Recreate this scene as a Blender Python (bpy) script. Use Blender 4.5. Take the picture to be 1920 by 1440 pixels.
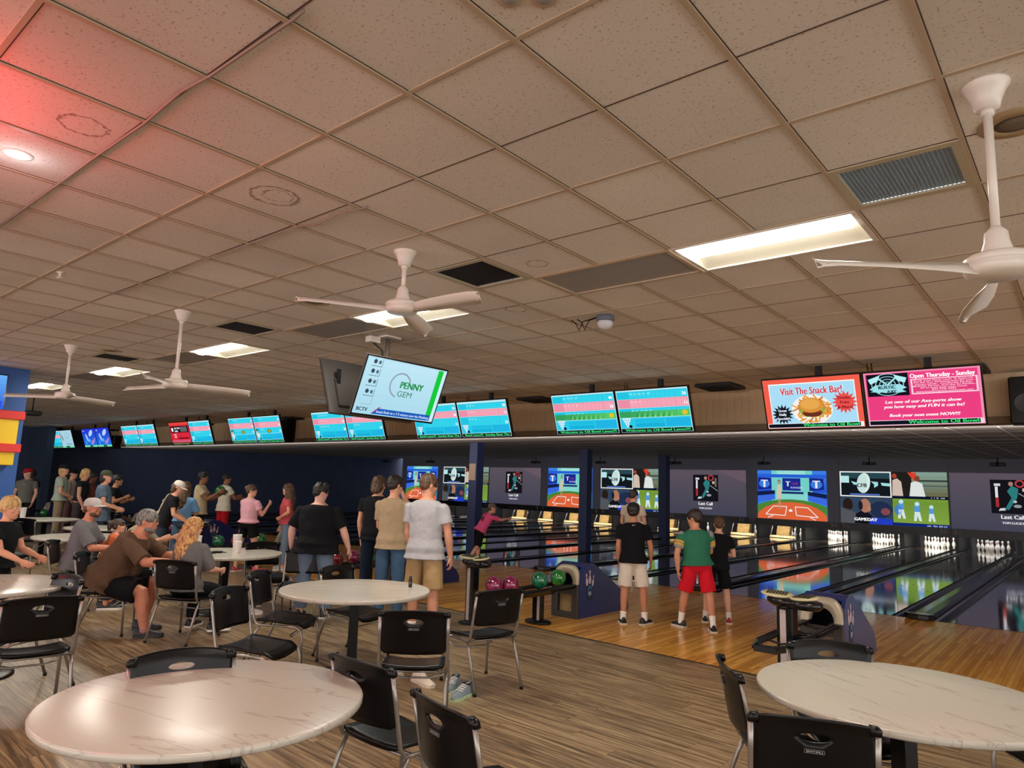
import bpy, bmesh, math, random
import numpy as np
from mathutils import Vector, Matrix, noise
random.seed(7)
for o in list(bpy.data.objects): bpy.data.objects.remove(o, do_unlink=True)
S = bpy.context.scene
COL = S.collection
PI = math.pi
# ---------------------------------------------------------------- camera
CAMH = 1.727
FPX, YAW, PITCH, ROLL = 1298.28, .7008, .14683, .03432
def cam_axes():
    cy, sy, cp, sp = math.cos(YAW), math.sin(YAW), math.cos(PITCH), math.sin(PITCH)
    F = Vector((-sy*cp, cy*cp, sp)); Rt = Vector((cy, sy, 0)); U = Rt.cross(F)
    cr, sr = math.cos(ROLL), math.sin(ROLL)
    return cr*Rt+sr*U, -sr*Rt+cr*U, F
CR, CU, CF = cam_axes()
cam = bpy.data.objects.new('camera', bpy.data.cameras.new('camera')); COL.objects.link(cam)
cam.data.sensor_width = 36; cam.data.lens = 36*FPX/1920; cam.data.clip_start = .05; cam.data.clip_end = 200
M = Matrix((CR, CU, -CF)).transposed().to_4x4(); M.translation = (0, 0, CAMH); cam.matrix_world = M
S.camera = cam
def at(x, y, z=0.):                                    # where the sight line through a photo pixel meets height z
    d = CF+CR*((x-960)/FPX)-CU*((y-720)/FPX); t = (z-CAMH)/d.z
    return Vector((d.x*t, d.y*t, z))
def aty(x, y, Y):                                      # ... or the vertical plane at depth Y
    d = CF+CR*((x-960)/FPX)-CU*((y-720)/FPX); t = Y/d.y
    return Vector((d.x*t, Y, CAMH+d.z*t))
# ---------------------------------------------------------------- world, exposure, room lamps, added fill
S.view_settings.view_transform = 'Standard'; S.view_settings.look = 'None'
S.view_settings.exposure = 0.35; S.view_settings.gamma = 1.0; S.view_settings.use_curve_mapping = False
W = bpy.data.worlds.new('world'); S.world = W; W.use_nodes = True
W.node_tree.nodes['Background'].inputs[0].default_value = (1.0, .95, .92, 1)
W.node_tree.nodes['Background'].inputs[1].default_value = 2.45
CZ = 3.424                                             # main ceiling
GX, GY, G = -1.5976, 1.838, .6096                      # ceiling grid
def area(name, loc, sx, sy, power, col, rot=(0, 0, 0), spread=PI):
    l = bpy.data.lights.new(name, 'AREA'); l.shape = 'RECTANGLE'; l.size = sx; l.size_y = sy; l.energy = power; l.color = col; l.spread = spread
    o = bpy.data.objects.new(name, l); o.location = loc; o.rotation_euler = rot; COL.objects.link(o); return o
WARM = (1.0, .94, .82)
LIT = [0, -6, -12, -18, -24]                           # grid column of the middle of each lit troffer
for k, i in enumerate(LIT):
    area('troffer_lamp', (GX+i*G, GY+4.5*G, CZ-.06), 1.15, .2, 36, WARM)
for (x, y, p) in ((-1.6, .6, 60), (-5.2, -.9, 45), (-8.9, .3, 55), (-14, .5, 50), (2.6, 1.6, 50), (-20, 1, 45), (-1.6, -2.6, 50), (2.2, 4.6, 45)):
    area('ceiling_lamp', (x, y, CZ-.05), 1.1, .3, p*.42, (1.0, .93, .84))
def point(name, loc, power, col, r=.1):
    l = bpy.data.lights.new(name, 'POINT'); l.energy = power; l.color = col; l.shadow_soft_size = r
    o = bpy.data.objects.new(name, l); o.location = loc; COL.objects.link(o); return o
point('red_neon_lamp', (-3.9, .25, 3.0), 32, (1, .04, .07), .12)
point('red_neon_lamp', (-9.5, -1.5, 2.6), 55, (1, .08, .11), .2)
area('added_low_ceiling_fill', (-12.5, 11.45, 2.60), 36, .12, 190, (1, .93, .88), (math.radians(112), 0, 0))      # unseen fill light added behind the soffit ledge to brighten the low ceiling
# ---------------------------------------------------------------- materials
def lin(c):
    if isinstance(c, str): c = tuple(int(c[i:i+2], 16)/255 for i in (0, 2, 4))
    return tuple((v/12.92 if v <= .04045 else ((v+.055)/1.055)**2.4) for v in c[:3])
MATS = {}
def nt(name):
    m = bpy.data.materials.new(name); m.use_nodes = True; t = m.node_tree
    return m, t, t.nodes, t.links, t.nodes['Principled BSDF']
def mat(name, col, rough=.5, metal=0., spec=.5, emit=0., noise_amt=0., noise_scale=20., bump=0., sheen=0., coat=0.):
    if name in MATS: return MATS[name]
    m, t, N, L, b = nt(name); c = lin(col)
    b.inputs['Base Color'].default_value = (*c, 1); b.inputs['Roughness'].default_value = rough
    b.inputs['Metallic'].default_value = metal; b.inputs['Specular IOR Level'].default_value = spec
    if coat: b.inputs['Coat Weight'].default_value = coat; b.inputs['Coat Roughness'].default_value = .05
    if emit: b.inputs['Emission Color'].default_value = (*c, 1); b.inputs['Emission Strength'].default_value = emit
    if noise_amt or bump:
        tc = N.new('ShaderNodeTexCoord'); n = N.new('ShaderNodeTexNoise'); n.inputs['Scale'].default_value = noise_scale
        n.inputs['Detail'].default_value = 6; L.new(tc.outputs['Object'], n.inputs['Vector'])
        if noise_amt:
            r = N.new('ShaderNodeValToRGB'); r.color_ramp.elements[0].position = .3; r.color_ramp.elements[1].position = .7
            r.color_ramp.elements[0].color = (*[v*(1-noise_amt) for v in c], 1); r.color_ramp.elements[1].color = (*[min(1, v*(1+noise_amt)) for v in c], 1)
            L.new(n.outputs['Fac'], r.inputs['Fac']); L.new(r.outputs['Color'], b.inputs['Base Color'])
        if bump:
            bp = N.new('ShaderNodeBump'); bp.inputs['Strength'].default_value = bump; bp.inputs['Distance'].default_value = .01
            L.new(n.outputs['Fac'], bp.inputs['Height']); L.new(bp.outputs['Normal'], b.inputs['Normal'])
    MATS[name] = m; return m
def fabric(name, col): return mat('fabric_'+name, col, .9, spec=.15, noise_amt=.04, noise_scale=14, bump=.12)
def node(N, typ, **kw):
    n = N.new(typ)
    for k, v in kw.items(): setattr(n, k, v)
    return n
def mth(N, L, op, a, b=None, c=None):
    n = N.new('ShaderNodeMath'); n.operation = op
    for i, v in enumerate((a, b, c)):
        if v is None: continue
        if isinstance(v, (int, float)): n.inputs[i].default_value = v
        else: L.new(v, n.inputs[i])
    return n.outputs[0]
def ceiling_mat():
    m, t, N, L, b = nt('acoustic_ceiling_tile')
    g = N.new('ShaderNodeNewGeometry'); sp = N.new('ShaderNodeSeparateXYZ'); L.new(g.outputs['Position'], sp.inputs[0])
    X, Y = sp.outputs[0], sp.outputs[1]
    n1 = N.new('ShaderNodeTexNoise'); n1.inputs['Scale'].default_value = 75; n1.inputs['Detail'].default_value = 2; L.new(g.outputs['Position'], n1.inputs['Vector'])
    r1 = N.new('ShaderNodeValToRGB'); r1.color_ramp.elements[0].position = .30; r1.color_ramp.elements[1].position = .39
    r1.color_ramp.elements[0].color = (.66, .62, .58, 1); r1.color_ramp.elements[1].color = (1, 1, 1, 1); L.new(n1.outputs['Fac'], r1.inputs['Fac'])
    # one shade per tile, soft yellowing blotches
    cx = mth(N, L, 'FLOOR', mth(N, L, 'DIVIDE', mth(N, L, 'SUBTRACT', X, GX), G)); cy = mth(N, L, 'FLOOR', mth(N, L, 'DIVIDE', mth(N, L, 'SUBTRACT', Y, GY), 2*G))
    cv = N.new('ShaderNodeCombineXYZ'); L.new(cx, cv.inputs[0]); L.new(cy, cv.inputs[1])
    wn = N.new('ShaderNodeTexWhiteNoise'); L.new(cv.outputs[0], wn.inputs['Vector'])
    n2 = N.new('ShaderNodeTexNoise'); n2.inputs['Scale'].default_value = .9; n2.inputs['Detail'].default_value = 3; L.new(g.outputs['Position'], n2.inputs['Vector'])
    f = mth(N, L, 'ADD', mth(N, L, 'MULTIPLY', wn.outputs['Value'], .3), mth(N, L, 'MULTIPLY', n2.outputs['Fac'], .7))
    r2 = N.new('ShaderNodeValToRGB'); r2.color_ramp.elements[0].color = (*lin('cdc7bd'), 1); r2.color_ramp.elements[1].color = (*lin('e8e3d9'), 1)
    r2.color_ramp.elements[0].position = .2; r2.color_ramp.elements[1].position = .8; L.new(f, r2.inputs['Fac'])
    mx = N.new('ShaderNodeMix'); mx.data_type = 'RGBA'; mx.blend_type = 'MULTIPLY'; mx.inputs['Factor'].default_value = 1
    L.new(r2.outputs['Color'], mx.inputs['A']); L.new(r1.outputs['Color'], mx.inputs['B'])
    col = mx.outputs['Result']
    # ring shaped water stains, centre and outer radius in metres
    for (sx, sy, rad, wd) in ((-3.735, 1.065, .105, .012), (-3.718, 2.108, .14, .016), (-3.70, 2.12, .085, .008), (-3.18, 4.02, .08, .012), (-4.2, 5.0, .1, .012)):
        dx = mth(N, L, 'SUBTRACT', X, sx); dy = mth(N, L, 'SUBTRACT', Y, sy)
        d = mth(N, L, 'SQRT', mth(N, L, 'ADD', mth(N, L, 'MULTIPLY', dx, dx), mth(N, L, 'MULTIPLY', dy, dy)))
        nn = N.new('ShaderNodeTexNoise'); nn.inputs['Scale'].default_value = 28; L.new(g.outputs['Position'], nn.inputs['Vector'])
        d = mth(N, L, 'ADD', d, mth(N, L, 'MULTIPLY', mth(N, L, 'SUBTRACT', nn.outputs['Fac'], .5), .06))
        e = mth(N, L, 'ABSOLUTE', mth(N, L, 'SUBTRACT', d, rad)); e = mth(N, L, 'SUBTRACT', 1., mth(N, L, 'DIVIDE', e, wd)); 
        k = N.new('ShaderNodeClamp'); L.new(e, k.inputs[0])
        m2 = N.new('ShaderNodeMix'); m2.data_type = 'RGBA'; L.new(mth(N, L, 'MULTIPLY', k.outputs[0], .75), m2.inputs['Factor']); L.new(col, m2.inputs['A']); m2.inputs['B'].default_value = (*lin('6b4a38'), 1)
        col = m2.outputs['Result']
    L.new(col, b.inputs['Base Color']); b.inputs['Roughness'].default_value = .95; b.inputs['Specular IOR Level'].default_value = .1
    bp = N.new('ShaderNodeBump'); bp.inputs['Strength'].default_value = .35; bp.inputs['Distance'].default_value = .004
    L.new(r1.outputs['Color'], bp.inputs['Height']); L.new(bp.outputs['Normal'], b.inputs['Normal'])
    return m
def wood_mat(name, along, w, ln, cols, rough, grain=1.0, coat=0., rot=0., streak=14., pv=.28):
    """planks: along = 'X' or 'Y', w plank width, ln plank length, cols = dark, mid, light"""
    m, t, N, L, b = nt(name)
    g = N.new('ShaderNodeNewGeometry'); mp = N.new('ShaderNodeMapping'); mp.inputs['Rotation'].default_value = (0, 0, rot); L.new(g.outputs['Position'], mp.inputs[0])
    sp = N.new('ShaderNodeSeparateXYZ'); L.new(mp.outputs[0], sp.inputs[0])
    A, B = (sp.outputs[0], sp.outputs[1]) if along == 'X' else (sp.outputs[1], sp.outputs[0])
    row = mth(N, L, 'FLOOR', mth(N, L, 'DIVIDE', B, w))
    wn = N.new('ShaderNodeTexWhiteNoise'); wn.noise_dimensions = '1D'; L.new(row, wn.inputs['W'])
    a2 = mth(N, L, 'ADD', mth(N, L, 'DIVIDE', A, ln), mth(N, L, 'MULTIPLY', wn.outputs['Value'], 7.3)); seg = mth(N, L, 'FLOOR', a2)
    cv = N.new('ShaderNodeCombineXYZ'); L.new(row, cv.inputs[0]); L.new(seg, cv.inputs[1])
    w2 = N.new('ShaderNodeTexWhiteNoise'); L.new(cv.outputs[0], w2.inputs['Vector'])
    # grain stretched along the plank, shifted per plank
    gv = N.new('ShaderNodeCombineXYZ'); L.new(mth(N, L, 'MULTIPLY', A, 1.1), gv.inputs[0]); L.new(mth(N, L, 'MULTIPLY', B, streak), gv.inputs[1]); L.new(mth(N, L, 'MULTIPLY', w2.outputs['Value'], 30.), gv.inputs[2])
    n = N.new('ShaderNodeTexNoise'); n.inputs['Scale'].default_value = 1.6; n.inputs['Detail'].default_value = 7; n.inputs['Roughness'].default_value = .62; n.inputs['Distortion'].default_value = .6; L.new(gv.outputs[0], n.inputs['Vector'])
    f = mth(N, L, 'ADD', mth(N, L, 'MULTIPLY', n.outputs['Fac'], grain), mth(N, L, 'MULTIPLY', w2.outputs['Value'], pv)); f = mth(N, L, 'SUBTRACT', f, pv/2+.5*(grain-1))
    r = N.new('ShaderNodeValToRGB'); e = r.color_ramp.elements; e[0].position = .32; e[0].color = (*lin(cols[0]), 1); e[1].position = .68; e[1].color = (*lin(cols[2]), 1)
    k = r.color_ramp.elements.new(.5); k.color = (*lin(cols[1]), 1); L.new(f, r.inputs['Fac'])
    # seams
    fb = mth(N, L, 'FRACT', mth(N, L, 'DIVIDE', B, w)); s1 = mth(N, L, 'LESS_THAN', mth(N, L, 'MULTIPLY', mth(N, L, 'MINIMUM', fb, mth(N, L, 'SUBTRACT', 1., fb)), w), .0012)
    fa = mth(N, L, 'FRACT', a2); s2 = mth(N, L, 'LESS_THAN', mth(N, L, 'MULTIPLY', mth(N, L, 'MINIMUM', fa, mth(N, L, 'SUBTRACT', 1., fa)), ln), .0015)
    s = mth(N, L, 'MAXIMUM', s1, s2); mx = N.new('ShaderNodeMix'); mx.data_type = 'RGBA'; L.new(mth(N, L, 'MULTIPLY', s, .6), mx.inputs['Factor']); L.new(r.outputs['Color'], mx.inputs['A']); mx.inputs['B'].default_value = (.02, .014, .01, 1)
    L.new(mx.outputs['Result'], b.inputs['Base Color']); b.inputs['Roughness'].default_value = rough
    if coat: b.inputs['Coat Weight'].default_value = coat; b.inputs['Coat Roughness'].default_value = .06
    return m
def marble_mat():
    m, t, N, L, b = nt('marbled_laminate')
    tc = N.new('ShaderNodeTexCoord'); mp = N.new('ShaderNodeMapping'); mp.inputs['Scale'].default_value = (.8, 5.5, 4); mp.inputs['Rotation'].default_value = (0, 0, .5); L.new(tc.outputs['Object'], mp.inputs[0])
    n = N.new('ShaderNodeTexNoise'); n.inputs['Scale'].default_value = 1.1; n.inputs['Detail'].default_value = 8; n.inputs['Distortion'].default_value = .35; L.new(mp.outputs[0], n.inputs['Vector'])
    v = mth(N, L, 'ABSOLUTE', mth(N, L, 'SUBTRACT', n.outputs['Fac'], .5)); r = N.new('ShaderNodeValToRGB')
    r.color_ramp.elements[0].position = 0; r.color_ramp.elements[0].color = (*lin('a69c92'), 1); r.color_ramp.elements[1].position = .012; r.color_ramp.elements[1].color = (*lin('bcb6aa'), 1); L.new(v, r.inputs['Fac'])
    L.new(r.outputs['Color'], b.inputs['Base Color']); b.inputs['Roughness'].default_value = .24; return m
M_CEIL = ceiling_mat()
M_TEE = mat('ceiling_tee', 'b8a58c', .5)
M_TEEDARK = mat('tile_joint_and_tee_shade', '53443a', .8)  # dark tile grooves, and the shadow line drawn as a strip beside each tee
M_FLOOR = wood_mat('vinyl_planks', 'X', .19, 1.22, ('5a4833', '866e50', 'a8916e'), .36, 1.35, rot=0.05, streak=26., pv=.11)
M_APP = wood_mat('maple_approach_boards', 'Y', .042, 1.3, ('cc8c34', 'e4a442', 'f6bc5a'), .26, .6, coat=.35, streak=12., pv=.4)
M_LANE = wood_mat('oiled_maple_lane_shaded', 'Y', .027, 2.2, ('3a2c22', '4a3a2c', '5a4735'), .08, .8, coat=1., streak=9.)  # maple coloured darker to stand for the unlit lanes
M_MARBLE = marble_mat()
M_BLACK = mat('black_plastic', '08080a', .30, spec=.28, noise_amt=.1, noise_scale=300, bump=.06)
M_BLACKG = mat('black_gloss_plastic', '101013', .16)
M_STEEL = mat('silver_chair_tube', '9c9690', .34, metal=.75)
M_DARKMET = mat('black_steel', '17171a', .45, metal=.3)
M_WHITE = mat('white_enamel', 'e2dad0', .3)
M_NAVY = mat('navy_wall_paint', '3a4764', .75, noise_amt=.12, noise_scale=2)
M_NAVYC = mat('navy_column_paint', '202c55', .6)
M_MASK = mat('masking_panel_charcoal', '787886', .7)
M_GUT = mat('black_gutter', '0e0e11', .22)
M_CAP = mat('black_divider_cap', '18181c', .18)
M_PIN = mat('pin_white', 'f2f2ea', .18, coat=.4)
M_PINRED = mat('pin_red_stripe', 'c22a2c', .3)
M_BEIGE = mat('beige_panelling', 'e0c6a2', .7)
M_LOWC = mat('dark_ceiling_tile', '8a827c', .9, noise_amt=.2, noise_scale=30)
M_LOWT = mat('metal_tee_painted_gleam', 'e4e4ea', .3)  # near-white colour stands in for bright reflections along the metal tees
M_GRILLE = mat('dark_vent_grille', '23252b', .6)
M_LENS = mat('unlit_grey_lens', '98948e', .35)
M_SKIN = {}
def skin(tone='d9a184'): return mat('skin_'+tone, tone, .5, spec=.35, noise_amt=.05, noise_scale=12)
# one emissive material whose colour comes from the picture drawn on each screen
def emis(name, strength):
    m = bpy.data.materials.new(name); m.use_nodes = True; N = m.node_tree.nodes; L = m.node_tree.links; N.clear()
    a = N.new('ShaderNodeAttribute'); a.attribute_name = 'col'; e = N.new('ShaderNodeEmission'); e.inputs[1].default_value = strength
    o = N.new('ShaderNodeOutputMaterial'); L.new(a.outputs['Color'], e.inputs[0]); L.new(e.outputs[0], o.inputs[0]); return m
M_SCREEN = emis('screen_picture', .80); M_PROJ = emis('projected_picture', .70)
def decal_mat():
    m, t, N, L, b = nt('printed_decal'); a = N.new('ShaderNodeAttribute'); a.attribute_name = 'col'; L.new(a.outputs['Color'], b.inputs['Base Color']); b.inputs['Roughness'].default_value = .4; return m
M_DECAL = decal_mat()
# ---------------------------------------------------------------- mesh helpers
class MB:
    def __init__(s): s.v = []; s.f = []; s.mi = []; s.sm = []; s.xf = Matrix.Identity(4); s.m = 0
    def add(s, vs, fs, smooth=False, m=None):
        b = len(s.v); s.v += [tuple(s.xf @ Vector(p)) for p in vs]
        for f in fs: s.f.append(tuple(b+i for i in f)); s.mi.append(s.m if m is None else m); s.sm.append(smooth)
        return s
    def box(s, c, d, rz=0., m=None, bev=0.):
        hx, hy, hz = d[0]/2, d[1]/2, d[2]/2; R = Matrix.Rotation(rz, 3, 'Z'); c = Vector(c)
        if not bev:
            P = [c+R@Vector((x*hx, y*hy, z*hz)) for z in (-1, 1) for x, y in ((-1, -1), (1, -1), (1, 1), (-1, 1))]
            return s.add(P, [(3, 2, 1, 0), (4, 5, 6, 7), (0, 1, 5, 4), (1, 2, 6, 5), (2, 3, 7, 6), (3, 0, 4, 7)], m=m)
        rings = []
        for z, i in ((-hz, bev), (-hz+bev, 0), (hz-bev, 0), (hz, bev)):
            ring = []
            for sx, sy in ((-1, -1), (1, -1), (1, 1), (-1, 1)):
                ax, ay = hx-i, hy-i
                pts = [(sx*(ax-bev), sy*ay), (sx*ax, sy*(ay-bev))]
                if (sx*sy) > 0: pts = pts[::-1]
                ring += [c+R@Vector((px, py, z)) for px, py in pts]
            rings.append(ring)
        return s.loft(rings, m=m)
    def loft(s, rings, m=None, smooth=False, caps=True, close=True):
        n = len(rings[0]); P = [p for r in rings for p in r]; F = []
        for i in range(len(rings)-1):
            for j in range(n if close else n-1): F.append((i*n+j, i*n+(j+1) % n, (i+1)*n+(j+1) % n, (i+1)*n+j))
        if caps: F.append(tuple(range(n))[::-1]); F.append(tuple((len(rings)-1)*n+j for j in range(n)))
        return s.add(P, F, smooth, m)
    def tube(s, pts, r, n=8, m=None, rs=None, flat=1., up=None):
        pts = [Vector(p) for p in pts]; rings = []
        pn = None
        for i, p in enumerate(pts):
            d = (pts[min(i+1, len(pts)-1)]-pts[max(i-1, 0)]).normalized()
            u = Vector(up) if up else (Vector((0, 0, 1)) if abs(d.z) < .9 else Vector((1, 0, 0)))
            if pn is not None and not up: u = pn
            a = (u-d*u.dot(d)).normalized(); b = d.cross(a); pn = a
            rr = rs[i] if rs else r
            rings.append([p+a*rr*math.cos(t)+b*rr*flat*math.sin(t) for t in (2*PI*k/n for k in range(n))])
        return s.loft(rings, m, True)
    def lathe(s, prof, c=(0, 0, 0), n=20, m=None, smooth=True, sy=1.):
        rings = [[(c[0]+r*math.cos(2*PI*k/n), c[1]+r*sy*math.sin(2*PI*k/n), c[2]+z) for k in range(n)] for r, z in prof]
        return s.loft(rings, m, smooth)
    def prism(s, poly, y0, y1, axis='X', m=None):       # polygon in the plane across `axis`
        def P(a, b, t): return (t, a, b) if axis == 'X' else ((a, t, b) if axis == 'Y' else (a, b, t))
        return s.loft([[P(a, b, y0) for a, b in poly], [P(a, b, y1) for a, b in poly]], m)
    def ball(s, c, r, n=16, k=10, m=None, sc=(1, 1, 1)):
        R = r if not isinstance(r, (int, float)) else None; prof = [(max(1e-4, math.sin(PI*i/k)), -math.cos(PI*i/k)) for i in range(k+1)]
        rings = [[(c[0]+a*r*sc[0]*math.cos(2*PI*j/n), c[1]+a*r*sc[1]*math.sin(2*PI*j/n), c[2]+z*r*sc[2]) for j in range(n)] for a, z in prof]
        return s.loft(rings, m, True)
    def build(s, name, mats, parent=None, label=None):
        me = bpy.data.meshes.new(name); me.from_pydata(s.v, [], s.f)
        ms = mats if isinstance(mats, (list, tuple)) else [mats]
        for m in ms: me.materials.append(m)
        me.polygons.foreach_set('material_index', s.mi); me.polygons.foreach_set('use_smooth', s.sm)
        bm = bmesh.new(); bm.from_mesh(me); bmesh.ops.recalc_face_normals(bm, faces=bm.faces); bm.to_mesh(me); bm.free(); me.update()
        o = bpy.data.objects.new(name, me); COL.objects.link(o); o.parent = parent
        if label: o['label'] = label
        return o
def tag(o, label, cat, group=None, kind=None):
    o['label'] = label; o['category'] = cat
    if group: o['group'] = group
    if kind: o['kind'] = kind
    return o
def thing(name, label, cat, loc=(0, 0, 0), rz=0., group=None):
    o = bpy.data.objects.new(name, None); COL.objects.link(o); o.location = loc; o.rotation_euler = (0, 0, rz); o.empty_display_size = .1
    return tag(o, label, cat, group)
def struct(name, mb, m):
    o = mb.build(name, m); o['kind'] = 'structure'; return o
KIDS = {}
def kids(o):
    return [c for c in COL.objects if c.parent == o]
def dup(root, loc, rz=None, label=None, group=None, scale=None):
    if root.name not in KIDS: KIDS[root.name] = [(c, kids(c)) for c in kids(root)]
    r = root.copy(); COL.objects.link(r); r.location = loc
    if rz is not None: r.rotation_euler = (0, 0, rz)
    if scale: r.scale = scale
    if label: r['label'] = label
    if group: r['group'] = group
    for c, gs in KIDS[root.name]:
        d = c.copy(); COL.objects.link(d); d.parent = r
        for g in gs: e = g.copy(); COL.objects.link(e); e.parent = d
    return r
# flat pictures for screens and printed marks -------------------------------------------------
TXT = {}
def text_geo(s):
    if s in TXT: return TXT[s]
    cu = bpy.data.curves.new('t', 'FONT'); cu.body = s; cu.size = 1; cu.resolution_u = 2
    o = bpy.data.objects.new('t', cu); COL.objects.link(o); dg = bpy.context.evaluated_depsgraph_get(); me = o.evaluated_get(dg).to_mesh()
    v = [(p.co.x, p.co.y) for p in me.vertices]; f = [tuple(q.vertices) for q in me.polygons]
    o.evaluated_get(dg).to_mesh_clear(); bpy.data.objects.remove(o); bpy.data.curves.remove(cu)
    if not v: v = [(0, 0)]
    x0 = min(a for a, _ in v); x1 = max(a for a, _ in v); y0 = min(b for _, b in v); y1 = max(b for _, b in v)
    TXT[s] = ([((a-x0), b) for a, b in v], f, x1-x0, y0, y1); return TXT[s]
class Pic:
    """flat drawing, units 16 x 9 (x right, y up), later laid on a real panel"""
    def __init__(s, w=16., h=9.): s.w, s.h = w, h; s.v = []; s.f = []; s.c = []; s.k = 0; s.st = 1
    def hold(s): s.st = 0; return s                    # shapes that do not overlap share one layer
    def go(s): s.st = 1; s.k += 1; return s
    def poly(s, pts, col):
        b = len(s.v); s.v += [(x, y, s.k) for x, y in pts]; s.f.append(tuple(range(b, b+len(pts)))); s.c.append(lin(col)); s.k += s.st; return s
    def rect(s, x, y, w, h, col): return s.poly([(x, y), (x+w, y), (x+w, y+h), (x, y+h)], col)
    def grad(s, x, y, w, h, c0, c1, n=12, horiz=False):
        a, b = np.array(lin(c0)), np.array(lin(c1)); base = len(s.v)
        for i in range(n):
            t = (i+.5)/n; q = len(s.v)
            if horiz: P = [(x+w*i/n, y), (x+w*(i+1)/n, y), (x+w*(i+1)/n, y+h), (x+w*i/n, y+h)]
            else: P = [(x, y+h*i/n), (x+w, y+h*i/n), (x+w, y+h*(i+1)/n), (x, y+h*(i+1)/n)]
            s.v += [(px, py, s.k) for px, py in P]; s.f.append((q, q+1, q+2, q+3)); s.c.append(tuple(a*(1-t)+b*t))
        s.k += s.st; return s
    def disc(s, x, y, rx, ry, col, n=24, rot=0.):
        c_, s_ = math.cos(rot), math.sin(rot)
        return s.poly([(x+rx*math.cos(2*PI*i/n)*c_-ry*math.sin(2*PI*i/n)*s_, y+rx*math.cos(2*PI*i/n)*s_+ry*math.sin(2*PI*i/n)*c_) for i in range(n)], col)
    def star(s, x, y, r0, r1, n, col, sy=1.): return s.poly([(x+(r0 if i % 2 else r1)*math.cos(PI*i/n), y+sy*(r0 if i % 2 else r1)*math.sin(PI*i/n)) for i in range(2*n)], col)
    def ring(s, x, y, r0, r1, col, a0=0., a1=2*PI, n=28, sy=1.):
        b = len(s.v)
        for i in range(n+1):
            a = a0+(a1-a0)*i/n
            for r in (r0, r1): s.v.append((x+r*math.cos(a), y+sy*r*math.sin(a), s.k))
        for i in range(n): s.f.append((b+2*i, b+2*i+1, b+2*i+3, b+2*i+2)); s.c.append(lin(col))
        s.k += s.st; return s
    def line(s, x0, y0, x1, y1, w, col):
        d = Vector((x1-x0, y1-y0)); n = Vector((-d.y, d.x)).normalized()*w/2
        return s.poly([(x0-n.x, y0-n.y), (x1-n.x, y1-n.y), (x1+n.x, y1+n.y), (x0+n.x, y0+n.y)], col)
    def text(s, t, x, y, size, col, al='l', width=None, shear=0., bold=0., sub=None):
        v, f, w, y0, y1 = text_geo(t); k = size; kx = size
        if width: kx = width/w
        ww = w*kx; x -= {'l': 0, 'c': ww/2, 'r': ww}[al]
        for dx in ((0,) if not bold else (-bold, bold)):
            b = len(s.v); s.v += [(x+a*kx+shear*c*k+dx, y+c*k, s.k) for a, c in v]; s.f += [tuple(b+i for i in q) for q in f]; s.c += [lin(col)]*len(f); s.k += s.st
        return s
    def sub(s, other, x, y, w, h):                      # paste another picture
        b = len(s.v); s.v += [(x+a*w/other.w, y+c*h/other.h, s.k+z) for a, c, z in other.v]; s.f += [tuple(b+i for i in q) for q in other.f]; s.c += other.c; s.k += other.k+1; return s
    def clip(s):
        """cut every shape at the picture's edge"""
        nv, nf, nc = [], [], []
        for q, c in zip(s.f, s.c):
            P = [s.v[i] for i in q]
            if any(x < -1e-6 or x > s.w+1e-6 or y < -1e-6 or y > s.h+1e-6 for x, y, z in P):
                for ax, lim, sg in ((0, 0, 1), (0, s.w, -1), (1, 0, 1), (1, s.h, -1)):
                    out = []
                    for i, a in enumerate(P):
                        b = P[i-1]; ia, ib = (a[ax]-lim)*sg >= 0, (b[ax]-lim)*sg >= 0
                        if ia != ib: t = (lim-b[ax])/(a[ax]-b[ax]); out.append(tuple(b[k]+(a[k]-b[k])*t for k in range(3)))
                        if ia: out.append(a)
                    P = out
                    if not P: break
                if len(P) < 3: continue
            b = len(nv); nv += P; nf.append(tuple(range(b, b+len(P)))); nc.append(c)
        s.v, s.f, s.c = nv, nf, nc
    def build(s, name, parent, W_, H_, fn, m=None, dz=.0004, off=.0):
        """fn(u, v, d) -> point: u, v metres from the panel centre, d metres off its face"""
        s.clip(); me = bpy.data.meshes.new(name)
        me.from_pydata([tuple(fn((x/s.w-.5)*W_, (y/s.h-.5)*H_, off+dz*(z+1))) for x, y, z in s.v], [], s.f)
        me.materials.append(m or M_SCREEN); at_ = me.attributes.new('col', 'FLOAT_COLOR', 'CORNER')
        cols = []
        for q, c in zip(s.f, s.c): cols += [c[0], c[1], c[2], 1.]*len(q)
        at_.data.foreach_set('color', cols); me.update()
        o = bpy.data.objects.new(name, me); COL.objects.link(o); o.parent = parent; return o
ORD = 'first second third fourth fifth sixth seventh eighth ninth tenth eleventh twelfth thirteenth fourteenth fifteenth sixteenth seventeenth eighteenth nineteenth twentieth'.split()
# ================================================================ SETTING
X0, LP, YF, YM = -3.881, 3.5025, 11.995, 27.89         # 16|17 boundary, pair pitch, foul line, masking face
WO, WI = .628, LP-2.108-.628                           # outer and inner bands between lane beds
YB = lambda x: 6.83-.048*(x+0)                         # table floor / approach joint
XL, XR = -32.3, 7.2
b = MB(); b.add([(-34, -9, 0), (9, -9, 0), (9, YB(9), 0), (-34, YB(-34), 0)], [(0, 1, 2, 3)]); struct('floor', b, M_FLOOR)
b = MB(); b.add([(-34, YB(-34), .001), (9, YB(9), .001), (9, YF, .001), (-34, YF, .001)], [(0, 1, 2, 3)]); struct('floor', b, M_APP)
b = MB(); b.add([(-34, YB(-34)-.02, .004), (9, YB(9)-.02, .004), (9, YB(9)+.015, .004), (-34, YB(-34)+.015, .004)], [(0, 1, 2, 3)]); struct('trim_1', b, mat('black_joint_strip', '1c1815', .5))
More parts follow.
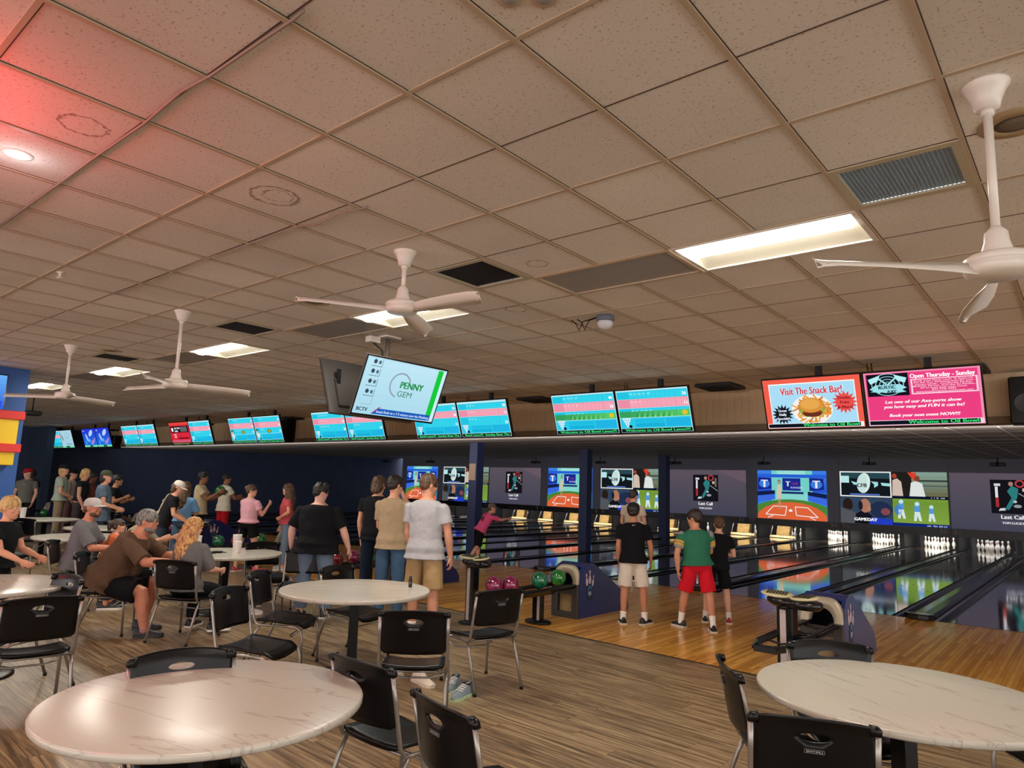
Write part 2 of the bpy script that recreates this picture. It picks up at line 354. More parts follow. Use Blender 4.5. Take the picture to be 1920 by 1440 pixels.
b = MB(); b.box(((XL+XR)/2, YF+10, -.14), (XR-XL, 20, .02)); b.box(((XL+XR)/2, YF+.01, -.07), (XR-XL, .02, .14)); struct('floor', b, M_GUT)
# ceiling: one quad per grid cell, open where fixtures are set in
HOLES = set()
for i in LIT+[-2, -8, -14, -20]:
    for c in (-1, 0): HOLES.add((i+c, 4))
for i in (1, -4, -10, -16): HOLES.add((i, 3))
b = MB(); t1 = MB(); t2 = MB(); ZC = CZ; YS = 11.0
for i in range(-52, 16):
    for j in range(-18, 16):
        x, y = GX+i*G, GY+j*G; y1 = min(y+G, YS)
        if (i, j) in HOLES or y >= YS: continue
        b.add([(x, y, ZC), (x+G, y, ZC), (x+G, y1, ZC), (x, y1, ZC)], [(0, 3, 2, 1)])
struct('ceiling', b, M_CEIL)
ya, yb = GY-18*G, YS
rnd = random.Random(3)
for i in range(-52, 17):
    x = GX+i*G
    if (i-1, 4) in HOLES and (i, 4) in HOLES: spans = ((ya, GY+4*G), (GY+5*G, yb))   # no tee across the middle of a fixture
    else: spans = ((ya, yb),)
    for a, c in spans: t1.box((x, (a+c)/2, ZC-.004), (.024, c-a, .008)); t2.box((x+.0145, (a+c)/2, ZC-.001), (.006, c-a, .002))
xa, xb = GX-52*G, GX+16*G
for j in range(-18, 16):
    y = GY+j*G
    if y > YS: continue
    if j % 2 == 0: t1.box(((xa+xb)/2, y, ZC-.003), (xb-xa, .022, .006)); t2.box(((xa+xb)/2, y+.014, ZC-.001), (xb-xa, .006, .002))
    else: t2.box(((xa+xb)/2, y, ZC-.0012), (xb-xa, .007, .0024))
struct('trim_2', t1, M_TEE); struct('trim_3', t2, M_TEEDARK)
# soffit with vertical paneling above the foul line, its ledge and the lower ceiling over the lanes
b = MB(); b.box(((XL+XR)/2, YS+.06, (3.424+2.84)/2), (XR-XL, .12, 3.424-2.84))
x = XL
while x < XR: b.box((x, YS-.006, 3.13), (.085, .012, .56)); x += .125
struct('wall_soffit', b, M_BEIGE)
b = MB(); b.box(((XL+XR)/2, YS+.05, 2.80), (XR-XL, .22, .09)); struct('trim_4', b, mat('brown_ledge', '75634e', .6))
zl = lambda y: 2.76+(3.17-2.76)*(y-YS)/(YM-YS)
b = MB(); b.add([(XL, YS, zl(YS)), (XR, YS, zl(YS)), (XR, YM+.1, zl(YM+.1)), (XL, YM+.1, zl(YM+.1))], [(3, 2, 1, 0)]); struct('ceiling', b, M_LOWC)
t1 = MB(); t2 = MB()
for i in range(-51, 15):
    x = GX+i*G; y = YS+.2+((i*7) % 5)*.25
    t1.add([(x-.012, YS, zl(YS)-.006), (x+.012, YS, zl(YS)-.006), (x+.012, YM, zl(YM)-.006), (x-.012, YM, zl(YM)-.006)], [(3, 2, 1, 0)])
for j in range(0, 14):
    y = YS+.5+j*1.2192; t2.box(((XL+XR)/2, y, zl(y)-.003), (XR-XL, .02, .004))
struct('trim_5', t1, M_LOWT); struct('trim_6', t2, mat('dull_tee', '6a6668', .6))
# walls
b = MB(); b.box((XL-.1, 8, 1.7), (.2, 46, 3.6)); struct('wall_left', b, M_NAVY)
b = MB(); b.box((XL+.9, 9.0, 1.7), (1.8, .25, 3.5)); struct('wall_return', b, mat('slate_blue_paint', '2a3950', .75))
b = MB(); b.box((XR+.1, 20, 1.7), (.2, 20, 3.6)); struct('wall_added_right', b, M_NAVY)  # unseen wall added to keep outside light off the lanes
b = MB(); b.box(((XL+XR)/2, 33.2, 1.2), (XR-XL, .1, 4)); struct('wall_back', b, mat('pit_back_black', '0b0b0d', .9))
# navy columns among the lanes
for k, (x, y, w) in enumerate(((-12.15, 13.1, .34), (-12.05, 17.95, .36), (-12.45, 23.8, .40))):
    b = MB(); b.box((x, y, zl(y)/2), (w*.8, w*.8, zl(y)+.24), bev=.01)
    c = b.build('support_column', M_NAVYC)
    tag(c, ('navy square column nearest the foul line, carrying a small notice', 'navy square column beside the two middle bowlers, left of the four-picture screen', 'farthest of the three navy columns, beside the screen with the dark album picture')[k], 'column', 'support columns among the lanes')
    if k == 0:
        n = MB(); n.box((x-.0, y-w*.4-.006, 2.06), (.22, .012, .42)); n.build('notice', mat('aged_paper', 'a08878', .7), None).parent = c
# ================================================================ LANES
LANEX = []                                             # centre of every lane 1..20
for p in range(10):
    xl = X0-8*LP+p*LP; LANEX += [xl+WO/2+.527, xl+LP-WO/2-.527]
def lane_geo(x):
    b = MB(); b.box((0, 9.95, -.02), (1.054, 19.9, .04)); return b
LY1 = YF+19.9
lane0 = thing('bowling_lane', '', 'bowling lane', (LANEX[0], YF, 0), group='bowling lanes')
lb = MB(); lb.box((0, 9.95, -.03), (1.054, 19.9, .062)); lb.build('lane_bed', M_LANE, lane0)
for sx in (-1, 1):
    g = MB(); prof = [(sx*.527, 0)]+[(sx*(.527+.1175-.1175*math.cos(PI*t/8)), -.012-.075*math.sin(PI*t/8)) for t in range(9)]+[(sx*.762, 0)]
    g.add([(x, 0, z) for x, z in prof]+[(x, 19.9, z) for x, z in prof], [(k, k+1, k+12, k+11) for k in range(10)], True); g.build('gutter', M_GUT, lane0)
mk = MB()
for k in range(7): 
    cx = (k-3)*.137; cy = 4.6-abs(k-3)*.32; mk.add([(cx-.016, cy, .0018), (cx+.016, cy, .0018), (cx, cy+.15, .0018)], [(0, 1, 2)])
mk.build('aiming_arrow', mat('dark_walnut_inlay', '2a1a12', .3), lane0)
fl = MB(); fl.box((0, .012, .0015), (1.054, .02, .003)); fl.build('foul_line', mat('foul_line_black', '0a0a0a', .4), lane0)
lane_txt = ['dark oiled bowling lane, %s from the left wall' % ORD[i] for i in range(20)]
lane0['label'] = lane_txt[0]
for i in range(1, 20): dup(lane0, (LANEX[i], YF, 0), label=lane_txt[i])
# dividers: narrow flat one between pairs, wide raised ball-return cover inside a pair
dn = MB(); dn.box((0, 9.95, -.03), (WO-.47, 19.9, .1)); dn.add([], [])
d0 = dn.build('lane_divider', M_CAP); d0.location = (X0-8*LP, YF, 0)
tag(d0, 'flat black divider between the left wall and lane 1', 'lane divider', 'narrow lane dividers')
for p in range(1, 10):
    d = d0.copy(); COL.objects.link(d); d.location = (X0-8*LP+p*LP, YF, 0); d['label'] = 'flat black divider between the %s and %s lanes' % (ORD[2*p-1], ORD[2*p])
def cover():
    t = thing('ball_return_cover', '', 'ball return cover', (0, YF, 0), group='ball return covers between paired lanes'); hw = (WI-.47)/2
    prof = [(-hw, -.09), (-hw, .02), (-hw+.03, .045), (0, .052), (hw-.03, .045), (hw, .02), (hw, -.09)]
    b = MB(); rings = [[(x, y, z) for x, z in prof] for y in (.05, 19.8)]; b.loft(rings); b.build('cap', M_CAP, t)
    n = MB(); ring = []
    out = [(-hw-.05, .05), (-hw-.045, -.03), (-hw+.02, -.10), (0, -.125), (hw-.02, -.10), (hw+.045, -.03), (hw+.05, .05), (0, .12)]
    n.loft([[(x*.9, y*.9, .0) for x, y in out], [(x, y, .02) for x, y in out], [(x, y, .07) for x, y in out], [(x*.93, y*.93+.004, .085) for x, y in out]]); n.build('end_nose', M_BLACKG, t); return t
c0 = cover(); first = True
for p in range(10):
    x = X0-8*LP+p*LP+LP/2; lab = 'raised black ball return cover between the %s and %s lanes' % (ORD[2*p], ORD[2*p+1])
    if first: c0.location = (x, YF, 0); c0['label'] = lab; first = False
    else: dup(c0, (x, YF, 0), label=lab)
# pin decks: kickback walls, pins, sweeps and rear cushions
for p in range(11):
    x = X0-8*LP+p*LP; b = MB(); b.box((x, 30.6, .3), (.10, 3.2, .9), bev=.01)
    k = b.build('kickback_panel', mat('grey_kickback', '101114', .5)); tag(k, 'grey kickback panel '+('at the left wall end' if p == 0 else 'between the %s and %s pin decks' % (ORD[2*p-1], ORD[2*p] if p < 10 else 'last')), 'kickback panel', 'kickback panels')
    if p < 10:
        b = MB(); b.box((x+LP/2, 30.7, .3), (.16, 3.0, .9), bev=.01); k = b.build('kickback_panel', mat('grey_kickback', '101114', .5)); tag(k, 'grey kickback panel between the %s and %s pin decks' % (ORD[2*p], ORD[2*p+1]), 'kickback panel', 'kickback panels')
PINP = [(.0001, 0), (.026, 0), (.029, .004), (.036, .03), (.046, .06), (.056, .095), (.0605, .12), (.058, .15), (.049, .185), (.037, .215), (.027, .235), (.0237, .255), (.0235, .275), (.027, .30), (.0315, .325), (.0325, .345), (.030, .362), (.022, .376), (.010, .381), (.0001, .382)]
pin0 = thing('bowling_pin', '', 'bowling pin'); pb = MB(); pb.lathe(PINP, n=14); pb.build('pin_body', M_PIN, pin0)
pr = MB(); pr.lathe([(.0255, .243), (.0242, .248), (.0242, .254)], n=14); pr.lathe([(.0242, .268), (.0245, .274), (.0262, .281)], n=14); pr.build('neck_stripes', M_PINRED, pin0)
RACK = [(0, 0)]+[(s*.1524, .264) for s in (-1, 1)]+[(s*.3048, .528) for s in (-1, 0, 1)]+[(s*.1524, .792) for s in (-3, -1, 1, 3)]
YH = YF+18.288; used = False
PINN = ('front pin', 'left pin of the second row', 'right pin of the second row', 'left pin of the third row', 'middle pin of the third row', 'right pin of the third row', 'left corner pin of the back row', 'inner left pin of the back row', 'inner right pin of the back row', 'right corner pin of the back row')
show = {3: (0, 3, 5), 4: (0, 1, 2, 6), 5: (4, 9), 6: (6, 3), 7: (3, 1), 8: (2, 9), 9: (3,), 10: (5, 8), 11: (6,), 12: (0, 2, 5), 13: (0, 2, 5, 7, 9), 14: tuple(range(10)), 15: tuple(range(10)), 16: tuple(range(10)), 17: tuple(range(10)), 18: (0, 1, 2, 3)}
for ln, idx in show.items():
    for q in idx:
        loc = (LANEX[ln-1]+RACK[q][0], YH+RACK[q][1], .0015); lab = 'white bowling pin, %s of the %s lane' % (PINN[q], ORD[ln-1]); grp = 'pins on the %s lane' % ORD[ln-1]
        if not used: pin0.location = loc; pin0['label'] = lab; pin0['group'] = grp; used = True
        else: dup(pin0, loc, label=lab, group=grp)
golden = mat('golden_curtain', '7a6030', .6, noise_amt=.25, noise_scale=8)
for ln in range(1, 21):
    x = LANEX[ln-1]
    b = MB(); b.box((x, 31.85, .35), (1.2, .08, .7)); c = b.build('pit_cushion', mat('pit_cushion_black', '121214', .8)); tag(c, 'black cushion hanging behind the pins of the %s lane' % ORD[ln-1], 'pit cushion', 'pit cushions')
    if ln in (5, 6, 7, 8, 9, 10, 12, 13):
        t = thing('pin_sweep', 'golden pinsetter sweep board lowered across the %s lane' % ORD[ln-1], 'pin sweep', (x, 29.6, 0), group='pinsetter sweeps')
        b = MB(); b.loft([[(-.30+.05*sx, 0, .12), (.22, 0, .12), (.27, .02, .48), (-.26, .02, .48)] for sx in (0,)]+[[(-.26, .25, .14), (.24, .25, .14), (.27, .27, .50), (-.26, .27, .50)]]); b.build('sweep_board', golden, t)
        b = MB(); b.box((0, -.1, .055), (1.05, .06, .07)); b.box((.0, -.1, .10), (1.02, .02, .02)); b.build('sweep_bar', mat('pale_wood_bar', 'b5a27c', .4), t)
        for sx in (-1, 1): b = MB(); b.tube([(sx*.5, -.1, .08), (sx*.47, .1, .5), (sx*.46, .3, .75)], .02); b.build('arm', M_STEEL, t)
    area('pin_deck_lamp', (x, 28.9, .78), .9, .12, (.5 if ln > 16 else 26 if ln > 13 else 11), (1, .93, .78), (math.radians(38), 0, 0), 1.7)
# masking units: one per pair, with screen pictures above the lane numbers
def last_call():
    p = Pic(); p.grad(0, 0, 16, 9, '474758', '5f5560', 14); p.poly([(10, 9), (16, 9), (16, 6.5)], '6b5a66')
    p.rect(5.3, 2.7, 5.2, 5.3, '15151b'); p.hold(); p.rect(5.9, 5.2, .35, 1.7, 'e8e8ee'); p.rect(5.9, 3.7, .4, 1.5, 'b03034'); p.rect(5.8, 7.0, .8, .4, 'd8d8de')
    p.poly([(7.0, 3.4), (7.5, 3.3), (8.6, 5.2), (8.8, 6.6), (8.0, 7.1), (7.4, 6.2), (7.9, 5.2)], '2f7f80'); p.disc(7.9, 7.35, .3, .35, 'b08474'); p.poly([(6.2, 3.1), (7.1, 3.2), (7.0, 3.6), (6.4, 3.5)], 'd8d8de')
    p.rect(9.8, 5.6, .35, 1.8, '7a6a60'); p.rect(9.3, 6.2, .4, .5, 'd8c8b8'); p.disc(8.6, 3.9, .5, .25, '9aa0a8'); p.disc(8.3, 4.6, .25, .2, 'c8ccd0'); p.go(); p.ring(9.0, 7.4, .38, .6, 'c04048'); p.line(8.8, 5.9, 10.4, 4.8, .08, 'c8c8d0')
    p.text('Last Call', 7.9, 1.9, .85, 'ffffff', 'c', bold=.03); p.text('TOM LUCKY', 7.9, 1.1, .48, 'e8e8f0', 'c', bold=.03); return p
def studio():
    p = Pic(12.2, 9); p.rect(0, 0, 12.2, 9, '2f8ff0'); p.grad(0, 5, 12.2, 4, '2a56d8', '3f86f0', 8); p.rect(2.6, 3, 7.2, 6, '79d8d0'); p.rect(3.6, 8.1, 5, .9, '9fe8e0'); p.poly([(0, 7.7), (12.2, 7.7), (12.2, 8.3), (0, 8.3)], '2b63e0')
    p.poly([(0, 3.0), (3.2, 3.6), (3.2, 4.9), (0, 4.3)], '3f6fe8'); p.poly([(12.2, 2.8), (9.0, 3.5), (9.0, 4.9), (12.2, 4.1)], '3f6fe8'); p.poly([(0, 4.2), (3.2, 4.6), (3.2, 5.3), (0, 5.0)], '15204a'); p.poly([(12.2, 4.0), (9, 4.5), (9, 5.2), (12.2, 4.8)], '15204a')
    for sx in (.1, 9.3):
        p.poly([(sx, 5.3), (sx+2.5, 5.6), (sx+2.4, 7.6), (sx, 7.7)], '1a2a8c'); p.disc(sx+1.2, 6.5, 1.0, .75, '3f7fe8'); p.text('T', sx+1.2, 5.85, 2.0, 'f4f4ff', 'c', bold=.09)
    p.rect(4.6, 5.3, 3.2, 2.3, '1b2c96'); p.text('T', 5.2, 6.1, 1.3, 'f4f4ff', 'l', bold=.06); p.text('LIVE', 6.3, 6.4, .6, 'c83a5a', 'l'); p.text('RANGERS', 6.1, 5.7, .5, 'e8ecff', 'l')
    p.poly([(3.4, 3.2), (9, 3.2), (9, 4.9), (3.4, 4.9)], '8adfd4'); p.rect(4.3, 4.7, 4, .4, '20306a')
    p.disc(6.1, .2, 8.2, 3.5, '4f8a3a'); p.disc(6.1, -.4, 6.5, 3.6, 'dd5a2c'); p.disc(6.1, -.4, 6.5, 3.55, 'e8683c')
    def quadline(P, w=.13):
        for a, c in zip(P, P[1:]+P[:1]): p.line(*a, *c, w, 'ffffff')
    quadline([(1.5, .8), (2.9, 2.35), (5.3, 2.35), (5.0, .7)]); quadline([(7.0, .8), (6.8, 2.35), (9.0, 2.25), (10.7, .6)])
    p.poly([(5.6, 1.6), (6.0, 1.95), (6.4, 1.6), (6.2, 1.45), (5.8, 1.45)], 'ffffff'); p.line(1.9, .2, 2.9, .65, .16, 'f4e8e0'); p.line(9.3, .6, 10.3, .1, .16, 'f4e8e0')
    p.hold(); p.poly([(3.7, 3.8), (4.4, 3.8), (4.5, 5.4), (4.3, 6.4), (3.8, 6.4), (3.6, 5.4)], 'd8ccb0'); p.rect(3.85, 1.9, .16, 1.9, 'c89878'); p.rect(4.12, 1.9, .16, 1.9, 'c89878'); p.disc(4.05, 6.9, .26, .4, '6a4a38'); p.go(); p.disc(4.05, 6.85, .17, .25, 'd8a888'); return p
def quad():
    p = Pic(); p.rect(0, 0, 16, 9, '0a0d14')
    p.rect(0, 4.6, 8, 4.4, 'f2f6f6'); p.rect(.2, 4.8, 7.6, 4.0, '141a1e'); p.rect(.2, 7.8, 7.6, 1.0, '2b4a52'); p.hold()
    p.poly([(.2, 7.0), (1.5, 7.0), (1.5, 8.2), (.2, 8.2)], 'bfeef0'); p.poly([(1.8, 7.3), (2.9, 7.0), (2.9, 6.6), (2.2, 6.7)], 'a8e4e8'); p.poly([(4.9, 7.3), (6.0, 7.2), (6.0, 6.6), (5.4, 6.2), (5.4, 6.8)], 'a8e4e8'); p.poly([(6.4, 7.1), (7.8, 7.0), (7.8, 6.5), (6.6, 6.6)], 'a8e4e8'); p.rect(1.6, 4.9, 4.6, .25, '5a78c8'); p.go()
    p.disc(3.8, 7.0, 1.0, 1.75, 'e4f6f2', rot=-.12); p.disc(3.55, 7.0, .82, 1.6, 'cfeae6', rot=-.12); p.text('CFB', 3.5, 6.3, .9, '14242c', 'c', bold=.06)
    p.rect(8.1, 4.6, 7.9, 4.4, '23201e'); p.grad(11, 5.0, 5, 4, '6b6a48', '8aa89a', 6); p.hold(); p.rect(12, 7.4, 4, .3, '3a4440'); p.rect(12, 6.6, 4, .2, '56605a'); p.go()
    p.poly([(8.1, 4.9), (9.7, 4.9), (9.5, 7.3), (8.9, 7.9), (8.2, 7.6)], 'd8c4b4'); p.disc(8.5, 8.3, .35, .4, 'b04434'); p.poly([(10.4, 8.9), (11.7, 8.9), (11.5, 7.3)], 'e8402c'); p.poly([(10.6, 4.9), (10.9, 7.2), (11.6, 7.5), (12.5, 7.1), (12.9, 4.9)], 'e6ecea'); p.disc(11.8, 7.9, .38, .5, '7a4a34'); p.rect(8.1, 4.6, 7.9, .35, '0c1430'); p.text('7 - 3  TB   OAK', 15.6, 4.65, .3, 'ffffff', 'r')
    p.rect(0, 0, 8, 4.5, '35475e'); p.hold(); p.disc(1.2, 3.2, .8, 1.1, '2b1e1a'); p.poly([(0, 0), (0, 2.6), (1.4, 2.4), (2.6, 1.6), (2.8, 0)], '55585e'); p.go(); p.disc(6.3, 2.5, 1.7, 1.4, '223050'); p.poly([(2.2, 0), (2.4, 1.6), (3.6, 2.4), (5, 1.4), (6, 0)], '16161e')
    p.disc(3.9, 3.1, .85, 1.2, 'b07a62'); p.disc(3.2, 3.1, .35, .8, '1a2030'); p.disc(4.5, 2.6, .3, .5, 'b98468'); p.disc(7.0, 2.2, .7, .6, '8a4a54'); p.poly([(4.4, 0), (4.8, 1.2), (8, .9), (8, 0)], '2440c8'); p.text('GAMEDAY', 2.2, .5, .75, 'ffffff', 'l', bold=.05)
    p.rect(8.1, 0, 7.9, 4.5, '7aa03a'); p.grad(8.1, .5, 7.9, 3.6, '86a842', '74983a', 5); p.hold()
    for (x, y, s) in ((9.3, 1.2, 1.0), (11.6, .9, 1.0), (13.6, .9, .85)):
        p.poly([(x-.5*s, y), (x-.1*s, y), (x, y+.9*s), (x+.3*s, y), (x+.65*s, y), (x+.4*s, y+1.5*s), (x-.35*s, y+1.5*s)], 'dff0f0'); p.poly([(x-.4*s, y+1.5*s), (x+.4*s, y+1.5*s), (x+.45*s, y+2.5*s), (x-.35*s, y+2.5*s)], '5a9ce0'); p.disc(x+.05*s, y+2.8*s, .34*s, .36*s, 'c8ecf8')
    p.disc(8.9, 2.6, .6, .8, '4a84c8'); p.go(); p.rect(8.1, 0, 7.9, .5, '10287a'); p.text('IND   MIN  3RD 4:21', 15.7, .08, .32, 'ffffff', 'r'); return p
PICS = {'last': last_call(), 'studio': studio(), 'quad': quad()}
ORDER = ['studio', 'quad', 'last']
DESC = {'last': 'grey album picture titled Last Call', 'studio': 'blue and orange baseball studio picture', 'quad': 'four football pictures'}
for p in range(10):
    x = X0-8*LP+p*LP+LP/2; kind = ORDER[p % 3]
    t = thing('masking_unit', 'masking panel above the %s and %s lanes, %s' % (ORD[2*p], ORD[2*p+1], DESC[kind]), 'masking unit', (x, YM, 0), group='masking units above the pin decks')
    b = MB(); b.box((0, .06, (3.3+.56)/2), (LP-.01, .12, 3.3-.56)); b.build('panel', M_MASK, t)
    b = MB(); b.box((0, -.012, .69), (LP-.01, .02, .25)); b.build('number_band', mat('black_number_band', '0c0c10', .4), t)
    w_ = 3.44 if kind != 'studio' else 2.62; xo = 0 if kind != 'studio' else .0
    PICS[kind].build('screen_picture', t, w_, 1.88 if kind != 'last' else 1.86, lambda u, v, d: (u, -.004-d, 1.768+v), M_PROJ if True else None, dz=.0015)
    tx = Pic(16, 2); tx.hold(); tx.text(str(2*p+1), .55, .75, 1.0, '8a7a78', 'l', bold=.04); tx.text(str(2*p+2), 15.4, .75, 1.0, '8a7a78', 'r', bold=.04); tx.text('OIL BOWL', 8, .6, .5, '54505a', 'c', bold=.02)
    tx.build('lane_numbers', t, LP, .44, lambda u, v, d: (u, -.024-d, .70+v), M_DECAL)
    b = MB(); b.tube([(-.1, -2.6, zl(YM-2.6)-.0), (-.1, -2.6, zl(YM-2.6)-.17)], .018, 6); 
    pj_ = thing('projector', 'dark ceiling projector before the screen of the %s and %s lanes' % (ORD[2*p], ORD[2*p+1]), 'projector', (x-.1, YM-2.6, zl(YM-2.6)), group='lane projectors')
    b = MB(); b.tube([(0, 0, 0), (0, 0, -.18)], .018, 6); b.build('drop_pole', M_DARKMET, pj_)
    b = MB(); b.box((0, 0, -.24), (.38, .3, .11), bev=.02); b.tube([(0, -.14, -.24), (0, -.19, -.24)], .04, 10); b.build('projector_body', M_DARKMET, pj_)
# ================================================================ CEILING FIXTURES
def troffer(lit, label, i):
    t = thing('ceiling_light', label, 'ceiling light', (GX+i*G, GY+4.5*G, CZ), group='%s fluorescent troffers' % ('lit' if lit else 'unlit'))
    b = MB(); hx, hy, d = G-.005, G/2-.005, .10
    fr = lambda x0, x1, y0, y1: b.box(((x0+x1)/2, (y0+y1)/2, -.004), (x1-x0, y1-y0, .012))
    fr(-hx, hx, -hy, -hy+.03); fr(-hx, hx, hy-.03, hy); fr(-hx, -hx+.03, -hy+.03, hy-.03); fr(hx-.03, hx, -hy+.03, hy-.03); b.build('frame', M_WHITE if lit else M_TEE, t)
    if lit:
        b = MB()
        b.add([(-hx, -hy, 0), (hx, -hy, 0), (hx, -.05, d), (-hx, -.05, d)], [(0, 1, 2, 3)]); b.add([(-hx, hy, 0), (hx, hy, 0), (hx, -.05, d), (-hx, -.05, d)], [(3, 2, 1, 0)])
        b.add([(-hx, -hy, 0), (-hx, hy, 0), (-hx+.06, -.05, d)], [(0, 1, 2)]); b.add([(hx, -hy, 0), (hx, hy, 0), (hx-.06, -.05, d)], [(2, 1, 0)]); b.build('reflector', mat('cream_reflector', 'f2efe2', .5), t)
        b = MB(); n = 10; rings = []
        for x in (-hx+.07, hx-.07): rings.append([(x, -.125+.125*math.cos(PI*k/n), .05-.085*math.sin(PI*k/n)) for k in range(n+1)])
        b.loft(rings, None, True); b.build('glowing_lens', mat('glowing_lens', 'fffaec', .5, emit=8.), t)
    else:
        b = MB(); b.box((0, 0, .006), (2*hx-.05, 2*hy-.05, .01)); b.build('grey_lens', M_LENS, t)
    return t
names = ['nearest and largest', 'second nearest, behind the middle fan', 'middle', 'second farthest', 'farthest, by the blue pillar']
for k, i in enumerate(LIT): troffer(True, 'lit fluorescent ceiling light, %s of the row' % names[k], i)
for k, i in enumerate((-2, -8, -14, -20)): troffer(False, 'unlit grey lens ceiling light, %s' % ('beside the nearest lit one', 'beside the one behind the fan', 'behind the third fan pole', 'near the farthest fan')[k], i)
for k, i in enumerate((1, -4, -10, -16)):
    t = thing('air_vent', 'dark perforated air vent in the ceiling, %s' % ('largest, beside the right fan pole', 'second, right of the middle fan', 'third, before the third fan pole', 'smallest, far left')[k], 'air vent', (GX+(i+.5)*G, GY+3.5*G, CZ), group='ceiling air vents')
    b = MB(); h = G/2-.003
    for (x0, x1, y0, y1) in ((-h, h, -h, -h+.045), (-h, h, h-.045, h), (-h, -h+.045, -h+.045, h-.045), (h-.045, h, -h+.045, h-.045)): b.box(((x0+x1)/2, (y0+y1)/2, -.003), (x1-x0, y1-y0, .014))
    b.build('frame', mat('vent_frame_cream', 'b3a98f', .5), t)
    b = MB(); b.box((0, 0, .012), (.53, .53, .006))
    for q in range(26): b.box((-.255+q*.0204, 0, .005), (.005, .52, .008))
    b.build('grille', mat('vent_grille_blue' if k == 0 else 'vent_grille_dark', '8ea6ba' if k == 0 else '2c2a2e', .5), t)
# white industrial fans on down-rods
def fan(loc, zm, a0, label, rod=.02):
    t = thing('ceiling_fan', label, 'ceiling fan', (loc[0], loc[1], CZ), group='white ceiling fans'); h = CZ-zm
    b = MB(); b.lathe([(.085, 0), (.085, -.008), (.07, -.03), (.052, -.075), (.045, -.105), (.022, -.115)], n=20); b.build('canopy', M_WHITE, t)
    b = MB(); b.lathe([(.024, -.11), (.024, -.135), (.0001, -.135)], n=12); b.tube([(0, 0, -.11), (0, 0, -h+.15)], .0165, 10); b.build('down_rod', M_WHITE, t)
    b = MB(); b.lathe([(.018, -h+.175), (.026, -h+.165), (.040, -h+.15), (.044, -h+.11), (.058, -h+.065), (.060, -h+.06), (.03, -h+.05)], n=20); b.build('motor_neck', M_WHITE, t)
    b = MB(); b.lathe([(.05, -h+.065), (.10, -h+.055), (.118, -h+.042), (.120, -h+.018), (.114, -h+.016), (.120, -h+.010), (.118, -h-.012), (.104, -h-.028), (.02, -h-.032)], n=28); b.build('motor_housing', M_WHITE, t)
    for k in range(3):
        a = a0+k*2*PI/3; R = Matrix.Rotation(a, 4, 'Z'); b = MB(); b.xf = R
        rings = []
        for x, w, z in ((.10, .02, .0), (.18, .03, .0), (.28, .045, -.002), (.5, .062, -.006), (.68, .060, -.010), (.735, .045, -.012), (.75, .02, -.012)):
            rings.append([(x, -w, -h+z+.028), (x, 0, -h+z+.004), (x, w, -h+z-.03), (x, w, -h+z-.034), (x, 0, -h+z), (x, -w, -h+z+.024)])
        b.loft(rings, None, True); b.build('blade', M_WHITE, t)
    return t
FAN1 = fan((-.239, 3.236), 2.64, math.radians(224), 'white ceiling fan on a long rod at the right edge of the photo')
fan((-3.822, 3.25), 2.985, math.radians(2), 'white ceiling fan above the hanging television, its blades crossing the light')
fan((-7.203, 3.166), 2.64, math.radians(75), 'third white ceiling fan from the right, on a long thin rod')
fan((-10.6, 3.22), 2.72, math.radians(228), 'farthest white ceiling fan, beside the blue pillar')
# flat dark vent boxes close under the ceiling, between the score monitors and the soffit
for k, (px, py) in enumerate(((1350, 722), (1008, 747), (553, 783), (398, 795), (222, 806), (1800, 690))):
    p = at(px, py, CZ)
    t = thing('air_vent', 'dark vent box under the ceiling, '+('right of the two Welcome screens', 'left of the two Welcome screens', 'between the fourth and fifth monitor pairs from the left', 'beside the red advertisement monitor', 'above the third monitor pair from the left', 'behind the pink monitor')[k], 'air vent', (p.x, p.y, CZ), group='dark vent boxes by the soffit')
    b = MB(); b.box((0, 0, -.03), (.60, .60, .05), bev=.012); b.build('vent_box', M_GRILLE, t)
    b = MB(); [b.box((0, -.24+q*.06, -.058), (.5, .012, .008)) for q in range(9)]; b.build('slats', M_DARKMET, t)
def speaker_round(p, label, col='a58f6a'):
    t = thing('ceiling_speaker', label, 'ceiling speaker', (p.x, p.y, CZ), group='round ceiling speakers')
    b = MB(); b.lathe([(.145, 0), (.145, -.004), (.085, -.012), (.08, -.006)], n=28); b.build('rim', mat('speaker_rim_'+col, col, .5), t)
    b = MB(); b.lathe([(.082, -.006), (.03, -.012), (.001, -.013)], n=24); b.build('grille', mat('speaker_grille', '6e6353', .6), t)
speaker_round(at(1903, 230, CZ), 'round cream ceiling speaker beside the right fan pole')
speaker_round(at(591, 566, CZ), 'round cream ceiling speaker left of the middle fan')
speaker_round(at(208, 657, CZ), 'round ceiling speaker beside the smallest vent')
for k, px in enumerate((955, 1020)):
    p = at(px, -6, CZ); t = thing('recessed_downlight', ('left' if k == 0 else 'right')+' grey lens of the cut-off pair at the top edge', 'downlight', (p.x, p.y, CZ), group='pair of grey lenses'); b = MB(); b.lathe([(.05, 0), (.05, -.006), (.042, -.008)], n=24); b.build('rim', M_TEE, t); b = MB(); b.lathe([(.042, -.004), (.02, -.012), (.001, -.014)], n=20); b.build('lens', M_LENS, t)
p = at(33, 289, CZ); t = thing('recessed_downlight', 'lit round white downlight in the red-tinted ceiling', 'downlight', (p.x, p.y, CZ))
b = MB(); b.lathe([(.075, 0), (.073, -.006), (.055, -.008)], n=28); b.build('rim', M_WHITE, t)
b = MB(); b.lathe([(.056, -.006), (.03, -.010), (.001, -.011)], n=24); b.build('glowing_lens', mat('cool_lens', 'eefaff', .5, emit=14.), t)
point('downlight_lamp', (p.x, p.y, CZ-.12), 1.0, (.85, .93, 1), .05)
